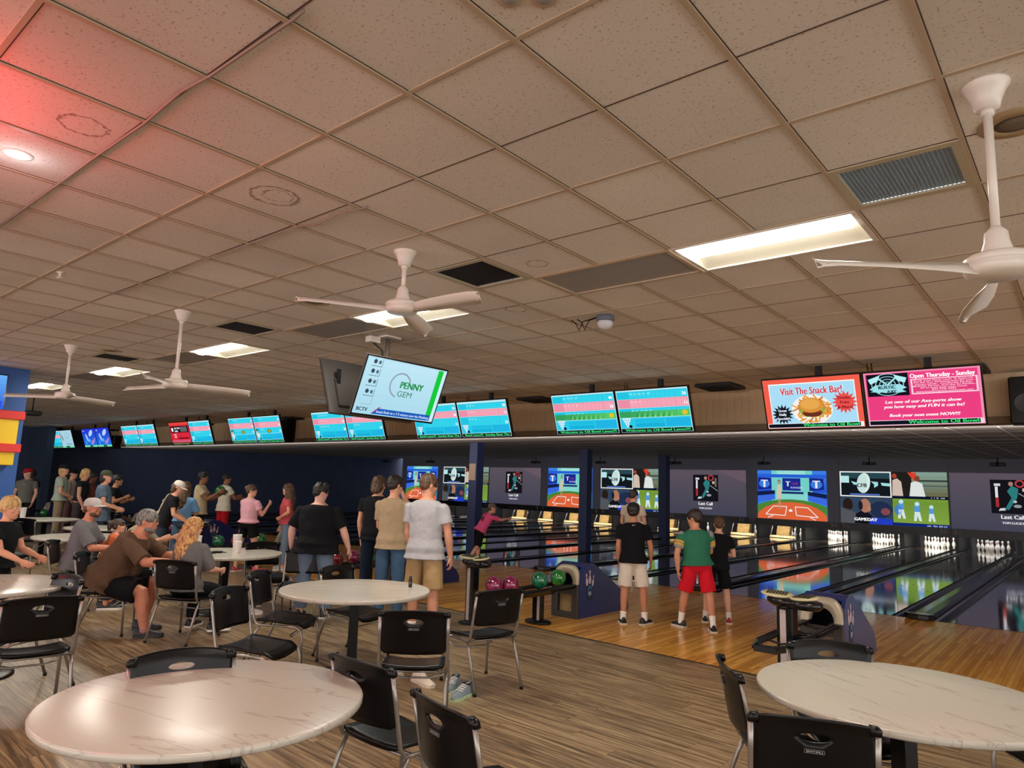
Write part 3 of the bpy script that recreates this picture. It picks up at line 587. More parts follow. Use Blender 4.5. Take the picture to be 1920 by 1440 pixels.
# dome sensor with loose wires, and a small red sprinkler
p = at(1135, 592, CZ); t = thing('ceiling_dome_camera', 'small grey and white dome camera on the ceiling with loose black wires', 'camera', (p.x, p.y, CZ))
b = MB(); b.lathe([(.085, 0), (.09, -.01), (.09, -.05), (.082, -.06)], n=20); b.build('base', mat('dome_base_grey', '5f6470', .5), t)
b = MB(); b.lathe([(.08, -.055), (.078, -.09), (.06, -.12), (.03, -.135), (.001, -.14)], n=20); b.build('dome', mat('dome_white', 'c9ccd2', .2), t)
for s_ in (.0, .07):
    b = MB(); b.tube([(-.06, -.03, -.01), (-.16-s_, -.05, -.04), (-.20-s_, -.06, -.13), (-.24-s_, -.06, -.05), (-.30-s_, -.05, -.01)], .006, 6); b.build('wire', M_BLACK, t)
p = at(113, 510, CZ); t = thing('sprinkler_head', 'small pinkish sprinkler head under the main tee, upper left', 'sprinkler', (p.x, p.y, CZ)); b = MB(); b.lathe([(.03, 0), (.03, -.006), (.012, -.012), (.010, -.045), (.024, -.05), (.024, -.055), (.001, -.056)], n=12); b.build('sprinkler_body', M_WHITE, t)
# thin cable sagging along the ceiling (upper left)
cb = MB(); pts = [at(x, y, CZ-.012) for x, y in ((570, 20), (548, 38), (500, 70), (395, 142), (340, 172), (270, 232), (185, 290), (110, 345), (50, 388), (0, 425))]
cb.tube(pts, .007, 6); tag(cb.build('ceiling_cable', mat('taupe_cable', '8f7a6c', .6)), 'thin taupe cable taped along the ceiling, upper left', 'cable')
cb = MB(); pts = [at(x, y, CZ-.012) for x, y in ((690, 388), (640, 398), (595, 421), (553, 425), (500, 446), (465, 458), (385, 486), (320, 512), (262, 535), (210, 552))]
cb.tube(pts, .006, 6); tag(cb.build('ceiling_cable', mat('taupe_cable', '8f7a6c', .6)), 'thin cable drooping across the tiles below the larger ring stain', 'cable')
# ================================================================ SCORE MONITORS
def score(mode=0, n=0, tot=None):
    p = Pic(); rr = random.Random(n); p.rect(0, 0, 16, 9, 'bfe8ee'); C1, C2, PK, PK2 = '22c4e0', '35d2ea', 'e88fa6', 'f2a3b4'
    rows = [(7.1, 1.6, C1, C2), (5.2, 1.85, PK, PK2), (3.2, 1.9, C1, C2)] if mode != 1 else [(7.0, 1.5, C1, C2), (5.2, 1.7, PK, PK2), (2.8, 2.3, C1, C2)]
    p.hold()
    for (y, h, a, c) in rows: p.rect(.15, y, 15.7, h, a)
    p.rect(.15, .95, 15.7, 2.15, '2cc8e6'); p.go(); p.hold()
    for (y, h, a, c) in rows:
        for k in range(10): p.rect(3.0+k*1.02, y+.12, .94, h-.3, c)
        p.rect(13.3, y+.12, 2.4, h-.3, c)
    p.rect(3.6, 1.15, 6.6, .8, '18b0d8'); p.rect(3.6, 2.05, 6.6, .8, '20bce0'); p.rect(10.5, 1.15, 5.2, 1.7, '22b4e2'); p.go(); p.hold()
    for (y, h, a, c) in rows:
        for k in range(rr.choice((3, 4, 5))):
            p.text(rr.choice(('7', '8', '9', '3', '5', 'X', '6')), 3.2+k*1.02, y+h-.75, .55, 'f4fbff'); p.text(rr.choice(('/', '-', '2', '1')), 3.62+k*1.02, y+h-.75, .55, 'e8f8ff')
    for k, (y, h, a, c) in enumerate(rows): p.text(str(tot[k] if tot else (46, 20, 53, 26, 28, 11, 33, 64)[(n*3+k) % 8]), 15.6, y+.35, .95, 'ffffff', 'r', bold=.04)
    p.go()
    if mode == 2: p.grad(.15, 3.2, 15.7, 1.3, '2f9a5a', '58c86a', 6, True); p.hold(); p.disc(14.8, 3.9, .6, .5, 'e0c030'); [p.poly([(4+k*.6, 3.2), (4.2+k*.6, 3.2), (4.5+k*.6, 4.4)], ('1f7a2c', '8fe07a')[k % 2]) for k in range(14)]; p.go()
    if mode == 3: p.hold(); p.disc(8.6, 3.9, 1.3, .6, '4a7a2a'); p.disc(1.2, 3.0, .7, 1.3, 'cfc8b0'); p.disc(1.2, 4.3, .7, .5, '2a5a3a'); p.go(); p.disc(8.6, 3.9, .8, .35, 'd8a82c')
    p.hold()
    for r_ in range(4):
        for k in range(4-r_): p.disc(.9+k*.5+r_*.25, 2.9-r_*.5, .21, .24, 'f4f4f4', 8)
    p.go(); p.disc(2.4, 1.3, .35, .35, '101418'); p.rect(.1, .05, 15.8, .82, '10201e'); 
    msg = ('Welcome to Oil Bowl Lanes!!!', 'Bowl Lanes!!!  Sunday Beat The', 'Welcome to Oil Bowl Lanes!!!', 'Sunday Beat The Clock starts at 8')[mode]
    p.text(msg, 1.0, .22, .78, '3fe07a', 'l', width=14.4, bold=.04); return p
def snack():
    p = Pic(); p.rect(0, 0, 16, 9, 'f0604c'); p.rect(.95, .8, 14.2, 7.4, 'fbf6f2'); p.rect(1.1, .8, 13.9, 7.2, 'a9dcf4')
    p.text('Visit The Snack Bar!', 8.0, 6.15, 1.75, 'ffffff', 'c', width=10.3, bold=.10); p.text('Visit The Snack Bar!', 8.0, 6.15, 1.75, 'd2344a', 'c', width=10.2, bold=.05)
    p.disc(7.9, 3.3, 3.4, 2.7, 'f6efe6'); rr = random.Random(5)
    for k in range(46):
        a = rr.uniform(0, 2*PI); r = rr.uniform(1.9, 2.9); x, y = 7.9+r*math.cos(a), 3.3+r*.8*math.sin(a); b_ = rr.uniform(0, PI); p.st = .08
        p.line(x-.6*math.cos(b_), y-.6*math.sin(b_), x+.6*math.cos(b_), y+.6*math.sin(b_), .26, ('e0963c', 'cc7a2a', 'e8a650')[k % 3])
    p.st = 1; p.k += 1; p.disc(7.9, 3.2, 2.1, 1.2, '7ea63a'); p.star(7.9, 3.0, 1.7, 2.2, 12, '98bc48', .55); p.disc(7.9, 2.75, 1.7, .75, 'a8392c'); p.disc(7.9, 2.5, 1.5, .5, '6a3020'); p.disc(7.8, 4.1, 2.0, 1.35, 'd8923c'); p.disc(7.7, 4.3, 1.6, .95, 'e6a850')
    p.star(13.3, 4.4, 1.35, 2.05, 16, 'e8504a', 1); p.hold(); [p.text(s, 13.3, y, .72, '8c1420', 'c', bold=.04) for s, y in (('Drinks,', 4.95), ('Fries', 4.15), ('& More!', 3.3))]; p.go()
    p.star(2.9, 2.6, 1.2, 1.9, 16, '141a26', 1); p.hold(); [p.text(s, 2.9, y, .62, 'f0f6ff', 'c', bold=.03) for s, y in (('Great', 3.1), ('Daily', 2.4), ('Specials!', 1.65))]; p.go()
    p.rect(.1, .1, 15.8, .85, 'e8f0f0'); p.rect(.2, .2, 15.2, .66, '0e1420'); p.text('Welcome to Oil Bowl', 15.2, .3, .8, '35e070', 'r', width=9.0, bold=.04); return p
def axe():
    p = Pic(); p.rect(0, 0, 16, 9, 'f08fae'); p.rect(.25, .95, 15.4, 7.8, 'ea3f80'); p.rect(.4, 5.0, 6.0, 3.7, '10141e'); p.hold()
    for r in (.5, 1.0, 1.5, 2.0): p.ring(3.4, 6.9, r*1.15-.06, r*1.15+.06, '9fdfe8', sy=.78)
    p.go(); p.st = .3
    for sx in (-1, 1):
        X = lambda u: 3.4+sx*u
        p.line(X(-1.5), 5.5, X(1.6), 8.3, .36, '0c2028'); p.line(X(-1.5), 5.5, X(1.6), 8.3, .24, 'a8e8ee'); p.poly([(X(1.0), 8.5), (X(2.8), 7.9), (X(2.5), 7.1), (X(1.7), 7.4), (X(1.2), 7.9)], 'b4eef2')
    p.st = 1; p.k += 1; p.poly([(.7, 6.2), (1.6, 6.9), (5.2, 6.9), (6.1, 6.3), (5.4, 6.0), (6.0, 5.6), (4.8, 5.5), (1.9, 5.7), (.8, 5.8), (1.3, 6.0)], '9fe0e8'); p.text('RUSTIC', 3.3, 6.2, .78, '0c1c28', 'c', bold=.05); p.text('AXE', 3.9, 5.45, .75, '0c1c28', 'c', bold=.05)
    p.text('Open Thursday - Sunday', 11.0, 7.75, 1.0, 'ffffff', 'c', width=8.6, bold=.04); p.rect(6.7, 5.1, 8.9, 2.5, 'f9d0e0'); p.rect(6.95, 5.3, 8.4, 2.15, 'e23e7c'); p.hold()
    for k, s in enumerate(('Book your Party now!  A State-of-', 'the-Art Axe Throwing bays for your', 'parties needs.  Corporate Parties,', 'Birthday Parties, Axe-the Ex Parties,', 'let us host your next event.', '903-758-9981', 'www.bowllongview.com/rustic-axe')): p.text(s, 11.1, 7.15-k*.295, .3, 'fbe0ea', 'c', width=(7.9, 8, 7.6, 8.2, 6.2, 3.2, 7.6)[k], bold=.012)
    p.text('Let one of our Axe-perts show', 8, 3.75, .72, 'ffffff', 'c', width=10.4, shear=.25, bold=.03); p.text('you how easy and FUN it can be!', 8, 2.95, .72, 'ffffff', 'c', width=11, shear=.25, bold=.03); p.text('Book your next event NOW!!!', 8, 1.5, .72, 'ffffff', 'c', width=9.6, shear=.25, bold=.03)
    p.go(); p.rect(.1, .1, 15.8, .85, 'f0d0dc'); p.rect(.2, .2, 15.2, .66, '0e1420'); p.text('Welcome to Oil Bowl', 15.2, .3, .8, '35e070', 'r', width=9.4, bold=.04); return p
def penny():
    p = Pic(); p.rect(0, 0, 16, 9, 'b4dff0'); p.grad(.2, .15, 15.6, 8.7, 'a9d8ea', 'bfe6f4', 8); p.rect(14.2, 1.1, 1.1, 7.75, '16c83c'); p.rect(15.3, .2, .5, 8.6, 'd4eef4')
    p.ring(7.3, 5.3, 1.8, 2.05, '8fa2ac', math.radians(20), math.radians(260), 28); p.text('PENNY', 7.4, 4.9, 1.55, '1c8f48', 'l', width=4.6, bold=.08); p.text('GEM', 7.2, 3.5, 1.35, '2d7f58', 'l', width=2.9, bold=.0)
    p.hold()
    for k, y in enumerate((7.6, 6.1, 4.5, 2.9)): p.rect(.95, y, 1.9, .07, '2a3a44'); p.rect(2.8, y, .07, 1.2, '2a3a44'); p.disc(1.5, y+.75, .32, .35, '3a4a56'); p.disc(2.35, y+.7, .25, .3, '55707c')
    p.rect(.95, 1.55, 1.9, .05, '7a98a4'); p.rect(2.8, 1.55, .05, 1.2, '7a98a4'); p.go(); p.text('BCTV', .55, .5, .85, '1c2c44', 'l', width=2.0, bold=.03)
    p.poly([(3.3, .2), (4.4, 1.15), (15.2, 1.15), (15.2, .2)], '1e5cb8'); p.poly([(3.3, .2), (4.6, 1.4), (4.9, 1.4), (4.0, .6)], 'a83a78'); p.text('innati Reds to a 7-3 victory over the Pittsburg', 4.3, .45, .62, 'cfe4ff', 'l', width=10.7, bold=.015); return p
def blue_ad():
    p = Pic(); p.grad(0, .9, 16, 8.1, '1f6fe0', '2a2fd0', 8); rr = random.Random(9); p.hold()
    p.disc(10.5, 6.8, 2.8, 1.2, 'b8cff4', rot=.4); p.disc(5.0, 4.6, 1.0, 2.2, '9fc4f4', rot=.5); p.disc(11, 2.3, 2.2, 1.0, '9a86d8', rot=.3); p.disc(7.6, 3.2, 1.0, 1.0, '58b0f4'); p.disc(3, 2.2, .7, 1.1, '40a8e8'); p.disc(13.6, 3.6, .8, .8, 'b878c8'); p.rect(1, 7.7, 2, .5, 'b0b8f0'); p.go()
    p.rect(0, 0, 16, .9, '74e0b0'); p.rect(6.5, .1, 4, .7, '10242a'); return p
def red_ad():
    p = Pic(); p.rect(0, 0, 16, 9, 'd8283c'); p.rect(0, 8, 16, 1, 'e0483c'); p.rect(.6, 4.9, 14.8, 2.6, '141318'); p.hold(); p.rect(1.4, 5.4, 1.6, 1.5, 'f0f0f0'); p.text('GET TWO', 4.0, 6.3, 1.0, 'ffffff', 'l', bold=.05); p.text('GAMES', 4.0, 5.2, .9, 'ffffff', 'l', bold=.05); [p.rect(9+k*.8, 5.2, .4, 2.0, '8a8a90') for k in range(7)]
    p.text('ONLY', 2.6, 3.7, .9, 'ffd8e0', 'l', bold=.05); p.text('10.99', 3.0, 2.8, .9, 'ffd8e0', 'l', bold=.05); p.rect(6, 2.3, 8.5, .6, '7a1020'); p.rect(.5, 1.0, 15, .9, 'c85a78'); p.go(); p.rect(0, 0, 16, .8, '26301c'); p.text('Sunday Beat The Clock', 1, .15, .7, 'b8d888', 'l', width=13); return p
def white_ad():
    p = Pic(); p.rect(0, 0, 16, 9, 'a8cfe0'); p.hold(); p.ring(9, 6.4, 2.2, 2.5, '7fa8c4', sy=.6); p.ring(9, 3.8, 2.4, 2.7, '86b0c8', sy=.6); p.poly([(.8, 8), (2.6, 5.6), (3.6, 3.2), (2.0, 4.6)], '1a2230'); p.rect(6, 1.6, 8, .4, '6a90a8'); p.go(); p.rect(0, 0, 16, .9, '7ae0b4'); p.rect(5, .1, 5, .7, '10242a'); return p
TW, TH, TILT = 1.235, .70, math.radians(19)
def monitor(x, label, pic, k):
    """hangs from the ceiling, face tilted down towards the tables"""
    t = thing('score_monitor', label, 'monitor', (x, 9.3, 2.93), group='score monitors above the approach')
    c, s_ = math.cos(TILT), math.sin(TILT)
    fn = lambda u, v, d: (u, -d*c-v*s_, v*c-d*s_)
    b = MB(); B = lambda u, v, d: fn(u, v, d)
    def slab(w, h, d0, d1): b.loft([[B(-w/2, -h/2, d0), B(w/2, -h/2, d0), B(w/2, h/2, d0), B(-w/2, h/2, d0)], [B(-w/2, -h/2, d1), B(w/2, -h/2, d1), B(w/2, h/2, d1), B(-w/2, h/2, d1)]])
    slab(TW, TH, -.05, .0); slab(TW-.3, TH-.2, -.08, -.05); b.build('housing', M_BLACKG, t)
    pic.build('screen_picture', t, TW-.035, TH-.035, fn, M_SCREEN, dz=.00035, off=.001)
    b = MB(); b.box((.06, .12, .27), (.075, .05, .46)); b.build('mount_pole', M_DARKMET, t)
    b = MB(); b.box((.06, .08, 0), (.2, .06, .2)); b.build('mount_bracket', M_DARKMET, t)
    return t
groups = [((1433, 805), (1862, 796), (snack(), 'hanging monitor with the red framed Visit The Snack Bar burger advertisement'), (axe(), 'hanging monitor with the pink axe throwing advertisement')),
 ((1043, 815), (1306, 812), (score(mode=2, n=0, tot=(46, 20, 53)), 'left score monitor of the first pair right of the tilted television'), (score(mode=2, n=5, tot=(26, 11, 28)), 'right score monitor of the pair left of the snack bar screen')),
 ((783, 820), (963, 815), (score(mode=1, n=1), 'score monitor half hidden behind the tilted television, on its right'), (score(mode=1, n=4), 'score monitor just right of the tilted television')),
 ((594, 828), (725, 821), (score(mode=1, n=6), 'score monitor left of and below the tilted television'), (score(mode=1, n=7), 'score monitor tucked under the lower left corner of the tilted television')),
 ((436, 832), (536, 830), (score(mode=3, n=2), 'left score monitor of the pair beside the black wall speaker, yellow picture spot'), (score(mode=3, n=3), 'right score monitor touching the black wall speaker')),
 ((325, 836), (402, 833), (red_ad(), 'red and black advertisement monitor, fourth pair from the left'), (score(mode=1, n=2), 'score monitor right of the red and black advertisement')),
 ((234, 839), (299, 836), (score(mode=1, n=8), 'left score monitor of the third pair from the left'), (score(mode=1, n=9), 'right score monitor of the third pair from the left')),
 ((159, 841), (213, 838), (blue_ad(), 'left of the two deep blue advertisement monitors'), (blue_ad(), 'right of the two deep blue advertisement monitors')),
 ((97, 843), (142, 841), (score(mode=1, n=3), 'leftmost score monitor of all'), (white_ad(), 'pale blue advertisement monitor, second from the left end'))]
for q, (a, c, L_, R_) in enumerate(groups):
    xa, xb = aty(a[0], a[1], 9.42).x, aty(c[0], c[1], 9.42).x; m_ = (xa+xb)/2
    monitor(m_-TW/2-.005, L_[1], L_[0], q); monitor(m_+TW/2+.005, R_[1], R_[0], q)
    if q < 8:
        b = MB(); [b.tube([(m_+dx, 9.5, CZ), (m_+dx+.02, 9.5, 3.2)], .006, 5) for dx in (0, .05)]
        tag(b.build('monitor_cable', M_BLACK), 'pair of black cables dropping behind monitor pair %s' % ('with the snack bar screen', 'right of the tilted television', 'partly behind the tilted television', 'under the tilted television', 'beside the wall speaker', 'with the red advertisement', 'third from the left', 'with the blue advertisements')[q], 'cable', 'monitor cables')
def wall_speaker(px, py, label, w=.34, h=.5):
    p = aty(px, py, YS-.15); t = thing('loudspeaker', label, 'loudspeaker', (p.x, YS-.16, p.z), group='black loudspeakers on the soffit')
    b = MB(); b.box((0, 0, 0), (w, .28, h), bev=.015); b.build('cabinet', M_BLACK, t)
    b = MB(); b.xf = Matrix.Translation((0, -.142, -.04)) @ Matrix.Rotation(PI/2, 4, 'X'); b.lathe([(.13, 0), (.13, .01), (.115, .012), (.10, .002), (.03, -.01+.02), (.001, .012)], n=24); b.build('woofer', mat('speaker_cone_grey', '3a3a40', .5), t)
wall_speaker(537, 808, 'black loudspeaker mounted on the soffit right of the fifth monitor pair', .5, .62)
wall_speaker(1925, 752, 'black loudspeaker cut off by the right edge of the photo', .34, .6)
wall_speaker(218, 829, 'small black loudspeaker behind the blue monitors', .34, .5)
# two televisions back to back on a ceiling pole
tp = thing('hanging_television', 'white and green PENNY GEM television tilted down, hanging over the tables', 'television', (-6.02, 5.19, 2.765))
def tvfn(sgn, tilt, W_):
    Xd = Vector((0, sgn, 0)); N = Vector((sgn, 0, 0)).normalized(); U = Vector((0, 0, math.cos(tilt)))+N*math.sin(tilt); Nn = N*math.cos(tilt)-Vector((0, 0, 1))*math.sin(tilt)
    return lambda u, v, d: tuple(Xd*u+U*v+Nn*d)
def tv(t, fn, W_, H_):
    b = MB(); q = lambda w, h, d0, d1, v0=0: b.loft([[fn(-w/2, v0-h/2, d0), fn(w/2, v0-h/2, d0), fn(w/2, v0+h/2, d0), fn(-w/2, v0+h/2, d0)], [fn(-w/2, v0-h/2, d1), fn(w/2, v0-h/2, d1), fn(w/2, v0+h/2, d1), fn(-w/2, v0+h/2, d1)]])
    q(W_, H_, -.035, 0); q(W_*.8, H_*.5, -.07, -.035, -H_*.12); b.build('housing', mat('tv_back_grey', '4a4644', .5), t)
    b = MB(); e = .02; q = lambda a0, a1, c0, c1: b.loft([[fn(a0, c0, -.005), fn(a1, c0, -.005), fn(a1, c1, -.005), fn(a0, c1, -.005)], [fn(a0, c0, .004), fn(a1, c0, .004), fn(a1, c1, .004), fn(a0, c1, .004)]])
    q(-W_/2, W_/2, -H_/2, -H_/2+e); q(-W_/2, W_/2, H_/2-e*.5, H_/2); q(-W_/2, -W_/2+e*.5, -H_/2, H_/2); q(W_/2-e*.5, W_/2, -H_/2, H_/2); b.build('bezel', M_BLACKG, t)
f1 = tvfn(1, .37, 1.21); tv(tp, f1, 1.21, .685); penny().build('screen_picture', tp, 1.185, .65, f1, M_SCREEN, dz=.00035, off=.001)
tb = thing('hanging_television', 'dark rear side of the second hanging television behind the PENNY GEM one', 'television', (-6.62, 5.16, 2.78)); f2 = tvfn(-1, .37, 1.21); tv(tb, f2, 1.21, .685)
b = MB(); [b.box((.05+.0, dy, .0), (.02, .05, .42)) for dy in (-.45, .4)]; b.build('vent_strip', M_DARKMET, tb)
tm = thing('television_mount', 'steel ceiling pole and bracket holding the two hanging televisions', 'television mount', (-6.32, 5.19, CZ))
b = MB(); b.box((0, 0, -.01), (.22, .22, .02)); b.box((-.08, -.16, -.05), (.10, .14, .07)); b.build('ceiling_plate', M_WHITE, tm)
b = MB(); b.tube([(0, 0, -.02), (0, 0, -.70)], .028, 12); b.build('pole', M_STEEL, tm); b = MB(); b.box((0, 0, -.66), (.42, .12, .10)); b.build('cross_bracket', M_DARKMET, tm)
b = MB(); b.tube([(-.08, -.16, -.08), (-.04, -.05, -.16), (-.035, 0, -.4), (-.03, 0, -.6)], .01, 6); b.build('cable', M_BLACK, tm)
# blue pillar with yellow and red box sign, and a screen on its side (left edge)
b = MB(); b.box((-14.45, 3.10, CZ/2), (1.1, 1.12, CZ)); pl = b.build('pillar', mat('pillar_blue', '2a59a0', .5)); tag(pl, 'bright blue square pillar at the left edge', 'pillar')
sg = thing('box_sign', 'yellow box sign with red bands on the blue pillar', 'sign', (-13.72, 3.02, 2.0))
b = MB(); b.box((-.05, .0, .20), (.26, 1.02, .82), bev=.01); b.build('yellow_box', mat('sign_yellow', 'ecc820', .4), sg)
for z in (.61, .07): b = MB(); b.box((-.04, .03, z), (.32, 1.10, .14), bev=.01); b.build('red_band', mat('sign_red', 'd8342c', .4), sg)
tl = thing('wall_television', 'bright blue television cut off by the left edge, above the yellow sign', 'television', (-13.8, 2.83, 2.98))
b = MB(); b.box((0, 0, 0), (.06, 1.0, .6)); b.build('housing', M_BLACKG, tl)
pp = Pic(); pp.grad(0, 0, 16, 9, '2b5fd8', '6ab0f4', 8); pp.rect(10, .6, 5.5, 1.6, '3a4ae0'); pp.build('screen_picture', tl, .97, .56, lambda u, v, d: (.031+d, u, v), M_SCREEN)
p = at(60, 775, 3.0); pr = thing('projector', 'small dark projector hanging beside the yellow sign', 'projector', (p.x, p.y, 3.0)); b = MB(); b.box((0, 0, 0), (.36, .3, .1), bev=.02); b.build('projector_body', M_DARKMET, pr); b = MB(); b.tube([(0, 0, .05), (0, 0, CZ-3.0)], .015, 6); b.tube([(-.1, 0, .05), (-.4, -.1, .1), (-.55, -.1, -.2)], .008, 6); b.build('drop_pole', M_DARKMET, pr)
# ================================================================ TABLES
def table(x, y, label, r=.675, h=.75, rz=0.):
    t = thing('round_table', label, 'table', (x, y, 0), rz, group='round marbled tables')
    b = MB(); b.lathe([(.02, h-.035), (r-.03, h-.036), (r-.008, h-.034), (r, h-.026), (r+.001, h-.008), (r-.004, h-.001), (r-.010, h), (r-.3, h), (.001, h)], n=72); b.build('tabletop', M_MARBLE, t)
    b = MB(); b.box((0, 0, .38), (.085, .085, .68)); b.build('column', M_BLACK, t)
    b = MB(); b.box((0, 0, h-.045), (.45, .45, .02)); b.build('top_plate', M_DARKMET, t)
    b = MB(); b.lathe([(.33, 0), (.33, .012), (.30, .022), (.10, .035), (.06, .06), (.001, .06)], n=32); b.build('base', M_BLACK, t); return t
TA = table(-3.11, 1.66, 'nearest round table, lower left, cream marbled top with light reflections', .675, rz=.3)
TB = table(-5.27, 4.13, 'round marbled table in the middle with a black shaker on it', .675, rz=.9)
TC = table(-.84, 4.17, 'round marbled table at the lower right with nothing on it', .70, rz=-.5)
TD = table(-7.35, 1.78, 'round table cut off by the left edge, behind the left chair', .675)
TE_ = table(-8.75, 4.72, 'round table with white cups where the long-haired woman sits', .70)
TF = table(-12.0, 4.12, 'round table behind the man in the grey cap, sandals and glasses lying on it', .66)
TG = table(-16.55, 4.95, 'small round table far left with one white cup', .62)
TH_ = table(-13.8, 5.05, 'round table whose far rim shows just above the one with the glasses', .60)
# ================================================================ CHAIRS
HX = .225
def back_panel():
    """moulded back with an oval hand hole; star-shaped rings about the hole centre"""
    b = MB(); hz, N_ = .765, 72; rings = []
    w, z0, z1 = .232, .545, .835
    def P(u, z, side):
        v = (z-z0)/(z1-z0); y = -.235-.055*v-(.045*(1-(u/w)**2))+side*.007
        if z > .80: y -= (z-.80)*.35
        return (u, y, z+.020*(1-(u/w)**2)*max(0, v)**3)
    import math as mm
    for k in range(8):
        t = k/7; ring = []
        for i in range(N_):
            a = 2*PI*(i+.5)/N_; ca, sa = mm.cos(a), mm.sin(a)
            ru = 1/mm.sqrt((ca/.062)**2+(sa/.0165)**2)           # inner oval
            zz1 = z1-.012*(0)  ; ro = min(w/abs(ca) if ca else 9, ((zz1-hz) if sa > 0 else (hz-z0))/abs(sa) if sa else 9)
            c_ = 1-.0*t; r = ru+(ro-ru)*t**1.1; u_, z_ = r*ca, hz+r*sa
            if t == 1:                                          # rounded lower corners
                if z_ < z0+.03 and abs(u_) > w-.03: u_ *= .965; z_ += .008
            ring.append((u_, z_))
        rings.append(ring)
    F = [[P(u, z, 1) for u, z in r] for r in rings]; B = [[P(u, z, -1) for u, z in r] for r in rings]
    allr = F+B[::-1]+[F[0]]
    b.loft(allr, None, True, caps=False); return b
def make_chair():
    t = thing('stacking_chair', '', 'chair')
    b = MB(); n = 14; rings = []                                # contoured seat
    for k in range(n+1):
        v = k/n; y = -.20+.43*v; w = .222*(1-.10*max(0, v-.75)/.25)*(1 if v < .93 else .97); z = .445+.012*math.cos(v*PI*1.1)-(.0 if v < .85 else (v-.85)*.22); m_ = 10
        top = [(w*(2*q/m_-1), y, z-.018*(1-(2*q/m_-1)**2)+.004) for q in range(m_+1)]; rings.append(top+[(x*.985, yy, zz-.028-(.0 if abs(x) < w*.9 else -.01)) for x, yy, zz in top[::-1]])
    b.loft(rings, None, True); b.build('seat', M_BLACK, t)
    bk = back_panel().build('backrest', M_BLACK, t)
    tx = Pic(6, 1); tx.hold(); tx.rect(0, 0, 6, .06, 'a8a8a8'); tx.rect(0, .94, 6, .06, 'a8a8a8'); tx.rect(0, 0, .06, 1, 'a8a8a8'); tx.rect(5.94, 0, .06, 1, 'a8a8a8'); tx.text('LIFETIME', 3, .25, .65, 'b0b0b0', 'c', width=4.9)
    tx.build('maker_mark', bk, .075, .014, lambda u, v, d: (-u, -.235-.055*(.725-.545)/.29-.045-.007-d-.0015, .722+v), M_DECAL)
    for s_ in (-1, 1):
        b = MB(); x = s_*.238
        b.tube([(x, -.288, .80), (x, -.262, .68), (x, -.235, .55), (x, -.215, .46), (x, -.19, .415), (x, -.15, .410), (x, .10, .405)], .0135, 8, flat=.75)
        b.build('side_frame', M_STEEL, t)
        b = MB(); b.loft([[(x-s_*.03, -.303, .80), (x+s_*.012, -.302, .80), (x+s_*.016, -.285, .80), (x+s_*.012, -.268, .80), (x-s_*.03, -.268, .80)], [(x-s_*.03, -.312, .825), (x+s_*.013, -.308, .822), (x+s_*.017, -.290, .822), (x+s_*.012, -.272, .822), (x-s_*.03, -.270, .825)], [(x-s_*.03, -.306, .8385), (x+s_*.002, -.302, .835), (x+s_*.006, -.290, .834), (x+s_*.002, -.278, .835), (x-s_*.03, -.276, .8385)]], None, True); b.build('top_cap', M_BLACK, t)
        b = MB(); b.tube([(x, .08, .405), (x, .17, .40), (x, .215, .375), (x, .232, .32), (x, .245, 0.012)], .0125, 8); b.build('leg', M_STEEL, t)
        b = MB(); b.tube([(x, -.16, .405), (x, -.20, .33), (x, -.315, .012)], .0125, 8); b.build('leg', M_STEEL, t)
        for yy in (.245, -.315):
            b = MB(); b.lathe([(.0155, 0), (.0155, .022), (.001, .022)], (x, yy, 0), n=8); b.build('foot_glide', M_BLACK, t)
    b = MB(); b.tube([(-.238, .20, .37), (-.20, .12, .31), (-.1, .08, .30), (.1, .08, .30), (.20, .12, .31), (.238, .20, .37)], .008, 6); b.tube([(-.238, -.16, .405), (.238, -.16, .405)], .009, 6); b.build('stretcher', M_STEEL, t)
    return t
CH0 = make_chair(); CUSED = [False]
def chair(c, ang, label):
    """c: seat centre on the floor; ang: heading of the chair front, degrees anticlockwise from +X"""
    rz = math.radians(ang-90)
    if not CUSED[0]: CH0.location = (c[0], c[1], 0); CH0.rotation_euler = (0, 0, rz); CH0['label'] = label; CH0['group'] = 'black stacking chairs'; CUSED[0] = True; return CH0
    return dup(CH0, (c[0], c[1], 0), rz, label)
def chair_px(a, c, away, label):
    """from the two upper back corners as seen in the photo; away: front points away from us"""
    A, B = at(*a, .83), at(*c, .83); d = (B-A).normalized(); f = Vector((-d.y, d.x, 0)) if away else Vector((d.y, -d.x, 0))
    m_ = (A+B)/2+f*.29; return chair(m_, math.degrees(math.atan2(f.y, f.x)), label)
chair_px((775, 1291), (893, 1352), True, 'black chair at the bottom centre, seen from behind, cut off by the bottom edge')
chair_px((627, 1226), (733, 1257), True, 'black chair pushed in at the right side of the nearest table')
chair_px((245, 1238), (437, 1220), False, 'black chair behind the nearest table, only its top with the hand hole showing')
chair_px((5, 1128), (153, 1118), True, 'black chair at the left edge with maker mark on its back, near the cut-off table')
chair_px((98, 1078), (158, 1090), False, 'black chair between the cut-off left table and the brown-shirted man, its back tilted in view')
chair((-8.45, 3.22), 55, 'black chair under the man in the brown shirt')
chair((-7.61, 3.73), 119, 'black chair under the long-haired woman, seen from behind')
chair((-5.12, 3.10), 28, 'black chair with the hand hole, in front of the long-haired woman and facing right')
chair((-5.93, 3.86), 38, 'black chair at the left side of the middle table, sideways with the seat in view')
chair((-7.62, 5.10), 136-180, 'black chair standing behind the middle table, before the big man in black')
chair_px((607, 1068), (658, 1062), False, 'black chair at the far side of the middle table, its back toward the bowlers')
chair_px((717, 1147), (838, 1150), True, 'black chair at the near side of the middle table, white sneakers below it')
chair((-4.30, 4.78), 165, 'black chair at the right of the middle table, turned sideways to face left')
chair_px((1352, 1228), (1387, 1268), True, 'black chair at the left side of the lower right table, seen edge on')
